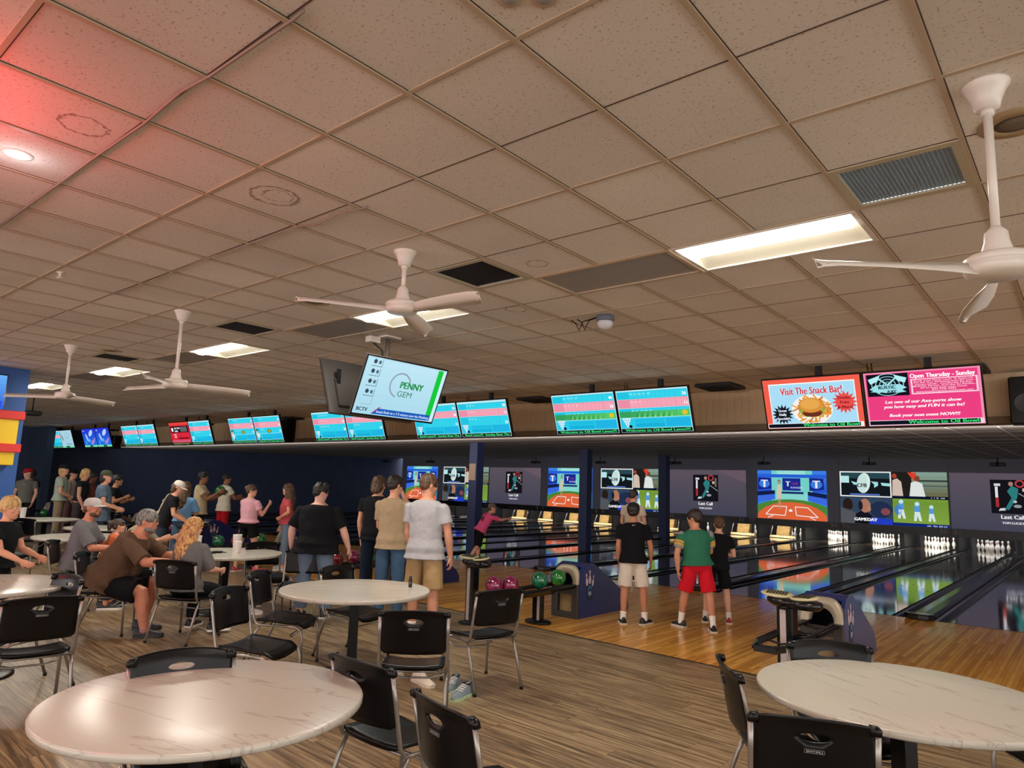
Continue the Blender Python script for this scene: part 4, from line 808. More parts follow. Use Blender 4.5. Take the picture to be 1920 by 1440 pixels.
chair_px((1408, 1337), (1645, 1366), True, 'black chair at the bottom right with maker mark, closest to us at that table')
chair_px((1478, 1205), (1632, 1215), False, 'black chair behind the lower right table, in front of the ball return')
chair((-.22, 4.98), 225, 'black chair cut off by the right edge, beyond the lower right table')
chair((-.02, 3.62), 150, 'black chair in the bottom right corner, only its corner post showing')
chair((-8.62, 5.28), 200+150, 'black chair with a dark blue sheen seat at the right of the cup table')
chair((-13.05, 3.45), 40, 'black chair before the table with the glasses, turned to the right')
chair((-10.15, 3.46), 58, 'black chair under the man in the grey cap')
chair((-15.4, 4.35), 140, 'black chair at the far left table with the cup, seen from behind')
chair((-13.4, 5.3), 200, 'dark chair back leaning beside the table with the glasses')
chair((-17.5, 6.9), 240, 'far chair between the man in the red cap and the man in khaki trousers')
chair((CF+CR*((236-960)/FPX)-CU*(230/FPX))*11.9, 300, 'chair behind the seated camouflage figure, its chrome catching light')
# ================================================================ SCORE KIOSKS
def kiosk(x, y, label):
    t = thing('score_kiosk', label, 'score kiosk', (x, y, 0), -.25, group='two-pad score kiosks')
    b = MB(); b.box((0, 0, .36), (.17, .10, .70), bev=.012); b.build('post', M_BLACKG, t)
    b = MB(); b.box((-.01, -.052, .36), (.06, .01, .64)); b.build('light_strip', mat('pale_metal_strip', 'b8a8a4', .4), t)
    b = MB(); b.lathe([(.001, .70), (.12, .70), (.19, .735), (.20, .77), (.17, .785), (.001, .785)], n=28, sy=.62); b.xf = Matrix.Translation((.18, 0, 0)); b.lathe([(.001, .70), (.14, .71), (.17, .74), (.17, .77), (.15, .785), (.001, .785)], n=28, sy=.7); b.build('pad_housing', M_BLACKG, t)
    for k, (px, a) in enumerate(((-.09, .35), (.165, -.12))):
        b = MB(); b.xf = Matrix.Translation((px*1.1, 0, .800)) @ Matrix.Rotation(.16, 4, 'X') @ Matrix.Rotation(a, 4, 'Z') @ Matrix.Rotation(.10*(1, -1)[k], 4, 'Y'); b.lathe([(.001, 0), (.14, 0), (.15, .010), (.14, .018), (.001, .020)], n=28, sy=.66); q = b.build('keypad', mat('keypad_cream', 'c4ba92', .4), t)
        c = MB(); c.xf = b.xf
        for r_ in range(3):
            for i in range(7): c.box((-.08+i*.027, (-.04, 0, .04)[r_], .024), (.018, .024, .006))
        c.build('keys', mat('keypad_keys_dark', '3a3528', .5), q)
    b = MB(); b.lathe([(.16, 0), (.16, .012), (.12, .022), (.001, .024)], n=24); b.build('floor_plate', M_BLACK, t); return t
kiosk(-6.2, 6.70, 'two-pad score kiosk in the middle, left of the ball return with green balls')
p = at(1475, 1122, .78); kiosk(p.x, p.y, 'two-pad score kiosk at the right, before the empty ball return')
p = at(378, 982, .78); kiosk(p.x, p.y, 'distant score kiosk behind the long-haired woman, beside the fourth ball return')
p = at(218, 962, .78); kiosk(p.x, p.y, 'far score kiosk to the right of the man in the grey blue polo')
# ================================================================ BALL RETURNS
BALLMATS = {}
def ballmat(c):
    if c in BALLMATS: return BALLMATS[c]
    m, t, N, L, b = nt('marbled_ball_'+c[0]); tc = N.new('ShaderNodeTexCoord'); n = N.new('ShaderNodeTexNoise'); n.inputs['Scale'].default_value = 9; n.inputs['Distortion'].default_value = 2.5; n.inputs['Detail'].default_value = 4; L.new(tc.outputs['Object'], n.inputs['Vector'])
    r = N.new('ShaderNodeValToRGB'); r.color_ramp.elements[0].position = .38; r.color_ramp.elements[1].position = .66; r.color_ramp.elements[0].color = (*lin(c[1]), 1); r.color_ramp.elements[1].color = (*lin(c[2]), 1); L.new(n.outputs['Fac'], r.inputs['Fac']); L.new(r.outputs['Color'], b.inputs['Base Color'])
    b.inputs['Roughness'].default_value = .12; b.inputs['Coat Weight'].default_value = 1; BALLMATS[c] = m; return m
GREEN, RED, MAG, TEAL, NAVYB = ('green', '0c4a1c', '2f9a3c'), ('red', '4c0c16', 'a82c3c'), ('magenta', '520a30', 'a02a5e'), ('teal', '0a4434', '1f8a5c'), ('dark', '14141c', '2a2c3c')
def ball(p, c, label, r=.108):
    b = MB(); b.ball((0, 0, 0), r, 28, 18); o = b.build('bowling_ball', ballmat(c)); o.location = p
    h = MB(); rr = random.Random(label)
    for a, e in ((0, 0), (.24, 0), (.12, .3)):
        d = Vector((math.sin(a-.1), -math.cos(a)*math.cos(e+.5), math.sin(e+.5))).normalized(); h.xf = Matrix.Translation(d*(r-.004)) @ d.to_track_quat('Z', 'Y').to_matrix().to_4x4(); h.lathe([(.001, .0045), (.012, .0043), (.0125, .002)], n=10)
    h.build('finger_hole', mat('hole_black', '050505', .9), o); return tag(o, label, 'bowling ball', 'bowling balls')
def ball_return(x, y, label, num, sc=1.):
    t = thing('ball_return', label, 'ball return', (x, y, 0), 0, group='ball returns')
    # side outline (y along lane, z up)
    prof = [(0, 0), (-.01, .42), (.03, .60), (.09, .68), (.20, .715), (.36, .70), (.55, .60), (1.02, .33), (1.20, .22), (1.28, .10), (1.28, 0)]
    for s_ in (-1, 1):
        b = MB(); b.prism(prof, s_*.175, s_*.215); sd = b.build('side_shell', mat('ball_return_blue', '182a66', .28), t)
        dc = Pic(10, 16); dc.hold(); dc.go()
        for (px, py, rt, sz) in ((2.4, 11.6, .16, 1.0), (4.9, 12.6, 0, 1.15), (7.6, 10.8, -.2, .9)):
            c_, s2 = math.cos(rt), math.sin(rt)
            pts = [(r*sg, z) for sg, rng in ((1, PINP), (-1, PINP[::-1])) for r, z in rng]; k = 15*sz
            dc.poly([(px+(u*k*c_-(v-.2)*k*s2), py+(u*k*s2+(v-.2)*k*c_)) for u, v in pts], 'd8c8cc'); u0, v0 = 0, .06; dc.line(px-.4*sz-(.06*k*s2), py+.9*sz, px+.4*sz-(.06*k*s2), py+.9*sz, .3, 'b03a4a')
        dc.disc(5.0, 5.6, 2.6, 3.9, '10162c'); dc.disc(5.0, 5.8, 2.0, 3.0, '2a6a9c'); dc.disc(5.2, 5.0, 1.6, 2.2, '142040'); dc.text(num, 5.0, 4.2, 2.4, 'e8f0ff', 'c', bold=.12)
        dc.build('printed_emblem', sd, .30, .46, (lambda s3: lambda u, v, d: (s3*(.215+d), .25+u*1.0, .40+v))(s_), M_DECAL)
    b = MB(); top = prof[3:9]; b.loft([[(-.175, yy, zz), (.175, yy, zz), (.175, yy, zz-.02), (-.175, yy, zz-.02)] for yy, zz in prof[3:11]]); b.build('hood_top', mat('ball_return_blue', '182a66', .28), t)
    # front: grey panel with a light arch round the opening
    b = MB(); n = 16; arch_o = [(-.215, .0)]+[(-.215, .40)]+[(-.215+.0, .45)]+[(-.215*math.copysign(abs(math.cos(PI*k/n))**.55, math.cos(PI*k/n))*(1-.12*math.sin(PI*k/n)), .45+.245*math.sin(PI*k/n)**.6) for k in range(1, n)]+[(.215, .45), (.215, .40), (.215, 0)]
    ai = [(-.13, .30)]+[(-.13, .40)]+[(-.13, .45)]+[(-.13*math.cos(PI*k/n), .45+.14*math.sin(PI*k/n)) for k in range(1, n)]+[(.13, .45), (.13, .40), (.13, .30)]
    yf = lambda z: -.02 if z < .42 else -.02+(z-.42)*.26
    b.loft([[(x_, yf(z_)-.0, z_) for x_, z_ in arch_o[2:-2]], [(x_, yf(z_)-.028, z_) for x_, z_ in arch_o[2:-2]], [(x_*.96, yf(z_)-.036, z_-.004) for x_, z_ in arch_o[2:-2]], [(x_, yf(z_)-.036, z_) for x_, z_ in ai[2:-2]], [(x_*.97, yf(z_)+.10, z_) for x_, z_ in ai[2:-2]]], None, True, caps=False, close=False); b.build('arch_trim', mat('arch_silver', 'a59a86', .35, metal=.2), t)
    b = MB()
    for s_ in (-1, 1): b.box((s_*.1675, -.025, .225), (.095, .05, .45), bev=.006)
    b.box((0, -.025, .04), (.26, .05, .08)); b.box((0, -.02, .36), (.26, .04, .10)); b.build('front_panel', mat('grey_hammered', '3e3a3a', .5, metal=.2), t)
    b = MB(); b.box((.0, .02, .2), (.24, .01, .26)); b.build('lower_window', mat('amber_panel', '8a7350', .3), t)
    b = MB(); b.box((0, .32, .45), (.34, .02, .42)); b.build('tunnel_back', mat('tunnel_black', '060607', .9), t)
    # ball rack: two rails on a stem, running toward the tables
    b = MB()
    for s_ in (-1, 1): b.tube([(s_*.11, .02, .44), (s_*.125, -.25, .44), (s_*.13, -1.1, .42), (s_*.125, -1.45, .42), (s_*.06, -1.58, .425), (0, -1.6, .425)], .017, 8)
    for yy in (-.2, -.55, -.9, -1.25): b.tube([(-.125, yy, .425), (0, yy, .40), (.125, yy, .425)], .010, 6)
    b.build('ball_rails', M_DARKMET, t)
    b = MB(); b.loft([[(-.20, -.16, .41), (.20, -.16, .41), (.20, -.16, .46), (-.20, -.16, .46)], [(-.205, -.5, .40), (.205, -.5, .40), (.205, -.5, .45), (-.205, -.5, .45)]]) if 0 else None
    for s_ in (-1, 1): b.loft([[(s_*.17, .0, .40), (s_*.20, .0, .44), (s_*.19, .0, .455), (s_*.155, .0, .42)], [(s_*.18, -1.3, .375), (s_*.215, -1.3, .42), (s_*.20, -1.3, .435), (s_*.16, -1.3, .395)], [(s_*.09, -1.62, .385), (s_*.11, -1.66, .42), (s_*.10, -1.65, .435), (s_*.08, -1.6, .40)]])
    b.box((0, -1.62, .41), (.2, .04, .05)); b.box((0, -.7, .375), (.28, .5, .03), bev=.01); b.build('outer_tray', M_BLACKG, t)
    b = MB(); b.box((0, -.62, .20), (.12, .09, .36)); b.build('stem', M_BLACKG, t)
    b = MB(); b.box((.035, -.668, .20), (.035, .01, .34)); b.build('stem_strip', mat('pale_metal_strip', 'b8a8a4', .4), t)
    b = MB(); b.lathe([(.19, 0), (.19, .02), (.17, .035), (.08, .045), (.001, .045)], (0, -.62, 0), n=28, sy=.7); b.build('stem_base', M_BLACK, t)
    return t
BRX = [X0-8*LP+p*LP+LP/2 for p in range(10)]
BRO = {}
for p, lab in ((8, 'empty dark blue ball return at the right, behind the lower right table'), (7, 'dark blue ball return in the centre holding red and green balls'), (6, 'dark blue ball return hidden mostly behind the man in the grey shirt'), (5, 'blue ball return between the woman in coral and the big man in black'), (4, 'far blue ball return behind the blue-shirted woman'), (3, 'far ball return left of the white-capped man'), (2, 'farther ball return behind the man in the grey blue polo'), (1, 'farthest ball return at the left')):
    off = {8: .55-.15, 7: .22}.get(p, .0)
    BRO[p] = ball_return(BRX[p]+{8: -.16, 7: -.02}.get(p, 0), 8.0+{8: -.15}.get(p, 0), lab, str(2*p+1))
def rack(p, items):
    o = BRO[p].location
    for k, (dy, dx, c, lab) in enumerate(items): ball((o.x+dx, o.y+dy, .535), c, lab)
rack(7, ((-.20, .0, GREEN, 'bright green marbled bowling ball at the mouth of the central ball return'), (-.62, .01, TEAL, 'deep green marbled bowling ball in the middle of the central rack'), (-1.26, .05, MAG, 'red bowling ball half behind the magenta one on the central rack'), (-1.46, -.04, MAG, 'magenta marbled bowling ball at the end of the central rack')))
rack(6, ((-.95, .02, MAG, 'maroon bowling ball in the middle of the rack beside the big man in black'), (-1.25, -.0, RED, 'red bowling ball at the left end of that rack beside the big man in black'), (-.62, .0, GREEN, 'green bowling ball peeking out behind the jeans on the same rack')))
rack(5, ((-.5, .0, GREEN, 'green ball left of the blue hood'), (-1.35, .0, TEAL, 'green ball by the pink-shirted woman'), (-1.0, .02, RED, 'dark red ball below the red trousers')))
rack(4, ((-.6, 0, RED, 'red ball on the rack behind the cup table'), (-1.1, 0, GREEN, 'green ball on the rack behind the cup table'), (-1.4, 0, NAVYB, 'dark ball on the rack behind the cup table')))
rack(3, ((-.6, 0, GREEN, 'pale green ball right of the seated man in brown'), (-1.2, 0, RED, 'red ball on the distant rack left of the white cap')))
rack(2, ((-.6, 0, RED, 'small red ball on the far left rack'), (-1.1, 0, GREEN, 'small green ball on the far left rack')))
ball((at(1150, 1013, .11)[0]-.2, YF+1.5, .12), NAVYB, 'dark ball rolling on the lane left of the two boys')
# ================================================================ SMALL THINGS
def cup(x, y, z, h, label, straw=False):
    t = thing('foam_cup', label, 'cup', (x, y, z), group='white foam cups'); r = h*.30
    b = MB(); b.lathe([(.001, 0), (r*.78, 0), (r*.8, .005), (r, h-.006), (r*1.05, h-.003), (r*1.03, h), (r*.95, h), (r*.92, h-.01), (r*.75, .01), (.001, .01)], n=24); b.build('cup_body', mat('foam_white', 'ece6e2', .6), t)
    if straw: b = MB(); b.tube([(0, 0, .02), (.01, .01, h+.07)], .004, 6); b.build('straw', mat('straw_brown', '6a3a34', .4), t)
p = at(368, 1032, .75); cup(p.x, p.y, .75, .19, 'large white foam cup in front of the long-haired woman')
p = at(445, 1037, .75); cup(p.x, p.y, .75, .15, 'smaller white foam cup, nearer of the two at the right of the cup table')
p = at(437, 1031, .75); cup(p.x-.02, p.y+.06, .75, .20, 'tall white foam cup with a straw behind the smaller one', True)
p = at(42, 970, .75); cup(p.x, p.y, .75, .20, 'white foam cup alone on the far left table')
def small(name, label, cat, px, z, fn, m, grp=None, rz=0.):
    p = at(px[0], px[1], z); b = MB(); fn(b); o = b.build(name, m); o.location = p; o.rotation_euler = (0, 0, rz); return tag(o, label, cat, grp)
small('salt_shaker', 'slim black shaker standing on the middle table', 'shaker', (769, 1101), .75, lambda b: b.lathe([(.001, 0), (.017, 0), (.018, .01), (.017, .07), (.012, .078), (.014, .082), (.014, .10), (.001, .105)], n=16), M_BLACKG)
small('wallet', 'black open wallet lying on the cup table', 'wallet', (391, 1037), .75, lambda b: (b.box((0, 0, .006), (.19, .10, .012)), b.box((.08, .06, .01), (.12, .05, .018))), M_BLACK, rz=.6)
small('car_keys', 'black keys and fob beside the wallet on the cup table', 'keys', (410, 1036), .75, lambda b: (b.box((0, 0, .01), (.10, .04, .02)), b.tube([(.05, 0, .008), (.09, .03, .008), (.12, 0, .008)], .006, 6), b.box((-.06, .02, .006), (.07, .03, .01))), M_BLACK, rz=.3)
small('sunglasses', 'pair of dark glasses lying on the table behind the man in the grey cap', 'glasses', (103, 1000), .75, lambda b: (b.ball((-.035, 0, .02), .025, 10, 6, sc=(1, .3, .8)), b.ball((.035, 0, .02), .025, 10, 6, sc=(1, .3, .8)), b.tube([(-.06, 0, .025), (-.06, .12, .01)], .004, 5), b.tube([(.06, 0, .025), (.06, .12, .01)], .004, 5)), M_BLACKG, rz=.4)
bt = thing('water_bottle', 'clear blue plastic bottle standing under the cup table', 'bottle', at(282, 1083, .12)*1); bt.location = at(281, 1087, 0.)
b = MB(); b.lathe([(.001, 0), (.03, 0), (.032, .01), (.032, .13), (.024, .16), (.012, .18), (.012, .195)], n=16); b.build('bottle_body', mat('pale_blue_plastic', 'a8c8d0', .15), bt)
b = MB(); b.lathe([(.014, .19), (.014, .205), (.001, .206)], n=12); b.build('cap', M_WHITE, bt)
# shoes: a shaped upper, sole, laces
def shoe_geo(b, bs, L_=.29, w=.052, hi=.085, xf=None):
    b.xf = bs.xf = xf or Matrix.Identity(4); prof = ((0, .75, .55, 1.0), (.06, .95, .9, 1.0), (.25, 1.0, .95, .93), (.42, .9, .8, .78), (.58, .95, .55, .60), (.75, 1.05, .45, .46), (.9, .85, .35, .36), (1.0, .35, .25, .2))
    ring = []; sr = []
    for t, wf, _, hf in prof:
        y = -.09+L_*t; ww = w*wf; hh = .022+hi*hf
        ring.append([(ww*math.cos(a)*(1 if math.sin(a) < .3 else .72), y, .018+(hh-.018)*max(0, math.sin(a))) for a in (PI*k/8 for k in range(9))]+[(-ww*.9, y, .016), (ww*.9, y, .016)])
        sr.append([(-ww*1.08, y, 0), (ww*1.08, y, 0), (ww*1.06, y, .024), (-ww*1.06, y, .024)])
    b.loft(ring, None, True); bs.loft(sr)
def shoe(x, y, rz, label, col, sole, grp=None, laces='e8e8e8', L_=.29, tilt=0.):
    t = thing('shoe', label, 'shoe', (x, y, 0), rz, grp); b, bs = MB(), MB(); shoe_geo(b, bs, L_); b.build('upper', mat('shoe_'+col, col, .6), t); bs.build('sole', mat('sole_'+sole, sole, .6), t)
    l = MB(); [l.tube([(-.03, .02+k*.022, .088-k*.009), (0, .03+k*.022, .098-k*.010), (.03, .02+k*.022, .088-k*.009)], .004, 5) for k in range(4)]; l.build('laces', mat('lace_'+laces, laces, .7), t)
    b = MB(); b.xf = Matrix.Translation((0, -.03, .092)); b.lathe([(.033, 0), (.036, .006), (.026, .008), (.022, -.03), (.001, -.035)], n=16, sy=1.35); b.build('opening', mat('shoe_lining_dark', '1c1c20', .9), t)
p = at(742, 1266, 0); shoe(p.x, p.y, 1.2, 'white sneaker under the near chair of the middle table, left one', 'ddd0bc', 'cfc4b4', 'white sneakers')
p = at(787, 1279, 0); shoe(p.x, p.y, 1.35+PI, 'white sneaker under the near chair of the middle table, right one', 'e2d6c4', 'd8ccba', 'white sneakers', L_=.31)
p = at(852, 1290, 0); shoe(p.x, p.y, .5+PI, 'grey running shoe with green flashes, farther one of the pair', '6f7f88', 'c8d0c8', 'grey running shoes')
p = at(872, 1305, 0); shoe(p.x, p.y, .2+PI, 'grey running shoe with green flashes, nearer one of the pair', '78868e', 'a4b890', 'grey running shoes')
p = at(462, 1136, 0); shoe(p.x, p.y, -.9, 'black and white checked sneaker on the floor left of the middle table, upper one', '2a2a2c', 'e6dcd2', 'checked sneakers', L_=.30)
p = at(468, 1150, 0); shoe(p.x, p.y-.05, -.8, 'black and white checked sneaker on the floor, lower one', 'd8d0c8', 'f0e8e0', 'checked sneakers', L_=.30)
for k, px in enumerate(((78, 1090), (90, 1094))):
    p = at(*px, 0); t = thing('sandal', ('left' if k == 0 else 'right')+' dark sandal on the floor by the cut-off left table', 'sandal', p, .5, 'dark sandals'); b = MB(); b.loft([[(x_*.045, y_, 0), (x_*.045, y_, .025)] for x_, y_ in ()] or [[(-.03, -.1, 0), (.03, -.1, 0), (.05, .0, 0), (.045, .13, 0), (-.035, .14, 0), (-.045, 0, 0)], [(-.03, -.1, .03), (.03, -.1, .03), (.05, .0, .025), (.045, .13, .02), (-.035, .14, .02), (-.045, 0, .025)]]); b.build('sole', M_BLACK, t)
    b = MB(); b.tube([(-.045, .0, .02), (-.02, .02, .075), (.02, .02, .075), (.05, 0, .02)], .012, 6); b.tube([(-.04, .08, .02), (0, .09, .06), (.045, .07, .02)], .012, 6); b.build('strap', mat('sandal_strap', '2a2422', .7), t)
# ================================================================ PEOPLE
PEND = []
DTEX = bpy.data.textures.new('cloth_folds', 'CLOUDS'); DTEX.noise_scale = .11; DTEX.noise_depth = 2
HTEX = bpy.data.textures.new('hair_clumps', 'CLOUDS'); HTEX.noise_scale = .028; HTEX.noise_depth = 1
def skinned(mb, name, m, parent, vox, sm=3, disp=0., tex=None, label=None):
    o = mb.build(name, m, parent, label); r = o.modifiers.new('r', 'REMESH'); r.mode = 'VOXEL'; r.voxel_size = vox; r.use_smooth_shade = True
    if sm: s = o.modifiers.new('s', 'SMOOTH'); s.iterations = sm; s.factor = .5
    if disp: d = o.modifiers.new('d', 'DISPLACE'); d.texture = tex; d.strength = disp; d.mid_level = .5
    PEND.append(o); return o
def flush():
    dg = bpy.context.evaluated_depsgraph_get()
    new = [(o, bpy.data.meshes.new_from_object(o.evaluated_get(dg), depsgraph=dg)) for o in PEND]
    for o, me in new: nm = o.name; o.modifiers.clear(); o.data = me; me.name = nm; me.polygons.foreach_set('use_smooth', [True]*len(me.polygons))
    PEND.clear()
def hair_mat(name, c0, c1, vert=True):
    k = 'hair_'+name
    if k in MATS: return MATS[k]
    m, t, N, L, b = nt(k); tc = N.new('ShaderNodeTexCoord'); mp = N.new('ShaderNodeMapping'); mp.inputs['Scale'].default_value = (55, 55, 16); L.new(tc.outputs['Object'], mp.inputs[0])
    n = N.new('ShaderNodeTexNoise'); n.inputs['Scale'].default_value = 1; n.inputs['Detail'].default_value = 3; L.new(mp.outputs[0], n.inputs['Vector'])
    r = N.new('ShaderNodeValToRGB'); r.color_ramp.elements[0].position = .35; r.color_ramp.elements[1].position = .65; r.color_ramp.elements[0].color = (*lin(c0), 1); r.color_ramp.elements[1].color = (*lin(c1), 1)
    L.new(n.outputs['Fac'], r.inputs['Fac']); L.new(r.outputs['Color'], b.inputs['Base Color']); b.inputs['Roughness'].default_value = .5
    bp = N.new('ShaderNodeBump'); bp.inputs['Strength'].default_value = .5; bp.inputs['Distance'].default_value = .01; L.new(n.outputs['Fac'], bp.inputs['Height']); L.new(bp.outputs['Normal'], b.inputs['Normal'])
    MATS[k] = m; return m
HAIR = {'black': ('0c0a0a', '1e1a1a'), 'dark': ('1a1310', '362820'), 'brown': ('38261a', '6a4c34'), 'blond': ('9a7440', 'd8b474'), 'grey': ('4a4644', '8f8a86'), 'strawberry': ('8a4434', 'd8a860'), 'dusk': ('2a2220', '56463a')}
def rad(a): return a*PI/180
def ring_(c, ax, ay, rx, ry, n=18): return [c+ax*(rx*math.cos(2*PI*k/n))+ay*(ry*math.sin(2*PI*k/n)) for k in range(n)]
def limb(b, pts, rs, n=14, sx=1., cut=False):
    pts = [Vector(p) for p in pts]; rings = []; pn = None
    for i, p in enumerate(pts):
        d = (pts[min(i+1, len(pts)-1)]-pts[max(i-1, 0)]).normalized(); u = pn or (Vector((1, 0, 0)) if abs(d.x) < .9 else Vector((0, 1, 0)))
        a = (u-d*u.dot(d)).normalized(); c = d.cross(a); pn = a; r = rs[i]
        if i == 0: rings.append(ring_(p-d*r*.6, a, c, r*.55*sx, r*.55, n)); 
        rings.append(ring_(p, a, c, r*sx, r, n))
        if i == len(pts)-1 and not cut: rings.append(ring_(p+d*r*.6, a, c, r*.55*sx, r*.55, n))
    b.loft(rings)
def lerp(a, b_, t): return a+(b_-a)*t
def hand(b, w, d, pn, s, side, curl=.5, spread=.10):
    """palm plus five unequal bent fingers; thumb leaves the side of the palm near the wrist"""
    l = d.cross(pn).normalized()
    b.loft([ring_(w-d*.01*s, l, pn, .023*s, .017*s, 12), ring_(w+d*.03*s, l, pn, .036*s, .016*s, 12), ring_(w+d*.07*s, l, pn, .041*s, .014*s, 12), ring_(w+d*.092*s, l, pn, .036*s, .011*s, 12)])
    for k, (o, L_) in enumerate(((-.031, .060), (-.0105, .078), (.0105, .084), (.031, .072))):
        p = w+d*(.082+.006*(1-abs(k-1.5)))*s+l*o*s; e = (d+l*(o/.031)*spread).normalized(); pts = [p]; a = 0
        for q, f in enumerate((.45, .32, .23)): a += curl*(.55, .9, .7)[q]; p = p+(e*math.cos(a)+pn*math.sin(a))*L_*f*s; pts.append(p)
        limb(b, pts, [.0085*s, .0080*s, .0074*s, .0062*s], 8)
    t0 = w+d*.02*s-l*side*.026*s; e = (d*.75-l*side*.62+pn*.25).normalized(); t1 = t0+e*.040*s; t2 = t1+(e*.8+pn*.4*curl+d*.3).normalized()*.028*s
    limb(b, [t0, t1, t2], [.012*s, .0095*s, .0075*s], 8)
def person(loc, ang, H, label, fem=0., fat=1., lean=0., side=0., arms=(None, None), legs=(None, None), headyaw=0., headpitch=0., hs=1., tone='d9a184', hair='brown', style='short', cap=None, shirt='808080', sleeve=.55, hem=.80, pants='34465e', shorts=0., shoes='222226', sole='e0dcd4', socks=None, face=False, vox=.010, seat=None, grp=None, extra=None, shirtname=None, curl=.5, kid=False, beard=None, twoleg=True):
    t = thing('person', label, 'person', (loc[0], loc[1], 0), rad(ang-90), grp); s = H/1.75; ex = Vector((1, 0, 0)); V = Vector
    # joints (x right, y forward)
    P = V((0, 0, .93*s)); d = V((math.sin(rad(side)), math.sin(rad(lean))*math.cos(rad(side)), math.cos(rad(lean))*math.cos(rad(side)))); fwd = V((0, math.cos(rad(lean)), -math.sin(rad(lean)))); xr = fwd.cross(d)
    N_ = P+d*.535*s; A_DEF = dict(fwd=4, out=7, bend=10, inn=4, tw=0); L_DEF = dict(fwd=0, out=3, knee=0, toe=0)
    legp = []
    for i, sd in enumerate((-1, 1)):                       # left, right
        q = dict(L_DEF); q.update(legs[i] or {}); h = P+V((sd*.092*s*(1+.12*fem)*(1+(fat-1)*.5), 0, -.02*s))
        f_, o_ = rad(q['fwd']), rad(q['out']); td = V((sd*math.sin(o_), math.cos(o_)*math.sin(f_), -math.cos(o_)*math.cos(f_))); k_ = h+td*.42*s
        g_ = f_-rad(q['knee']); o2 = o_*(.6 if not seat else .2); sdn = V((sd*math.sin(o2), math.cos(o2)*math.sin(g_), -math.cos(o2)*math.cos(g_))); a_ = k_+sdn*.41*s; legp.append((h, k_, a_, q['toe']))
    lift = -min(a[2].z for a in legp)+.085*s
    if seat is not None: lift = seat+.10*s-P.z
    mv = V((0, 0, lift)); P += mv; N_ += mv; legp = [(h+mv, k+mv, a+mv, q) for h, k, a, q in legp]
    if seat is not None: legp = [(h, k, V((a.x, a.y, max(a.z, .085*s))), q) for h, k, a, q in legp]
    wsc = fat; sw = .185*s*(1-.12*fem)*(1+(fat-1)*.55)
    armp = []
    for i, sd in enumerate((-1, 1)):
        q = dict(A_DEF); q.update(arms[i] or {}); sh = N_-d*.078*s+xr*sd*sw; f_, o_, n_ = rad(q['fwd']), rad(q['out']), rad(q['inn'])
        ud = V((sd*math.sin(o_), math.cos(o_)*math.sin(f_), -math.cos(o_)*math.cos(f_))); el = sh+ud*.285*s; g_ = f_+rad(q['bend'])
        fd = V((-sd*math.sin(n_), math.cos(n_)*math.sin(g_), -math.cos(n_)*math.cos(g_))); wr = el+fd*.25*s
        pn = V((-sd, 0, 0)); pn = (pn-fd*pn.dot(fd)).normalized() if abs(fd.x) < .9 else V((0, 1, 0))
        armp.append((sh, el, wr, fd, pn, ud))
    # torso outline: (t along pelvis-neck, half width, half depth, forward shift)
    belly = max(0, fat-1)
    TR = [(-.16, .10, .085, 0), (-.06, .164+.012*fem, .114, 0), (.06, .163+.012*fem, .115, -.004), (.22, .140-.018*fem, .102, .004), (.40, .146-.012*fem, .106, .006), (.60, .165-.012*fem, .118+.008*fem, .008), (.76, .178-.018*fem, .110, 0), (.87, .172-.02*fem, .098, -.006), (.93, .142-.016*fem, .085, -.010), (.98, .098, .070, -.010), (1.03, .062, .058, 0)]
    def tring(t_, w, dp, y, gx=0., k=1., n=24):
        fb = 1+belly*(1.0 if t_ < .7 else .6); fd_ = 1+belly*(1.5 if .0 < t_ < .6 else .7)
        return ring_(P+d*t_*.535*s+fwd*(y*s+belly*.05*(1 if 0 < t_ < .6 else 0)), xr, fwd, (w*fb*k+gx)*s, (dp*fd_*k+gx)*s, n)
    # ------ body
    b = MB(); b.loft([tring(*r) for r in TR])
    hy, hp = rad(headyaw), rad(headpitch)
    nk = (d*.5+V((0, 0, .5))+V((0, .12, 0))).normalized(); Hc = N_+nk*(.155 if not kid else .145)*s*max(1, hs*.98)
    hu = (nk*.6+V((0, 0, .4))).normalized(); hf0 = V((-math.sin(hy), math.cos(hy), 0)); hf = (hf0*math.cos(hp)-V((0, 0, 1))*math.sin(hp)).normalized(); hr = hf.cross(V((0, 0, 1))).normalized() if abs(hf.z) < .95 else ex; hu = hr.cross(hf).normalized()
    HM = Matrix((hr, hf, hu)).transposed().to_4x4() @ Matrix.Scale(s*hs, 4); HM.translation = Hc
    limb(b, [N_-d*.03*s, N_+(Hc-N_)*.45, Hc-hf*.015*s-hu*.05*s*hs], [.062*s*(1+.3*belly), .054*s*(1+.5*belly), .056*s], 16)
    hb = MB(); hb.xf = HM
    HR = [(-.118, .018, .078, .050), (-.108, .034, .088, .020), (-.085, .050, .092, -.020), (-.055, .062, .093, -.055), (-.02, .069, .091, -.078), (.012, .074, .088, -.092), (.04, .077, .090, -.100), (.07, .075, .083, -.097), (.095, .060, .062, -.077), (.113, .028, .030, -.040)]
    b.xf = HM; b.loft([ring_(V((0, (f+bk)/2, z)), V((1, 0, 0)), V((0, 1, 0)), w*(1+.15*belly), (f-bk)/2, 20) for z, w, f, bk in HR])
    b.loft([ring_(V((0, y, z)), V((1, 0, 0)), V((0, .6, .8)), w, h, 8) for y, z, w, h in ((.085, .022, .007, .008), (.099, .0, .010, .009), (.110, -.018, .014, .011), (.096, -.034, .012, .007))])
    for sd in (-1, 1): b.ball((sd*.079, -.008, -.005), 1, 10, 8, sc=(.010, .020, .031)); b.ball((sd*.034, .083, .026), 1, 10, 6, sc=(.022, .011, .007)); b.ball((sd*.045, .062, -.028), 1, 10, 6, sc=(.020, .022, .018))
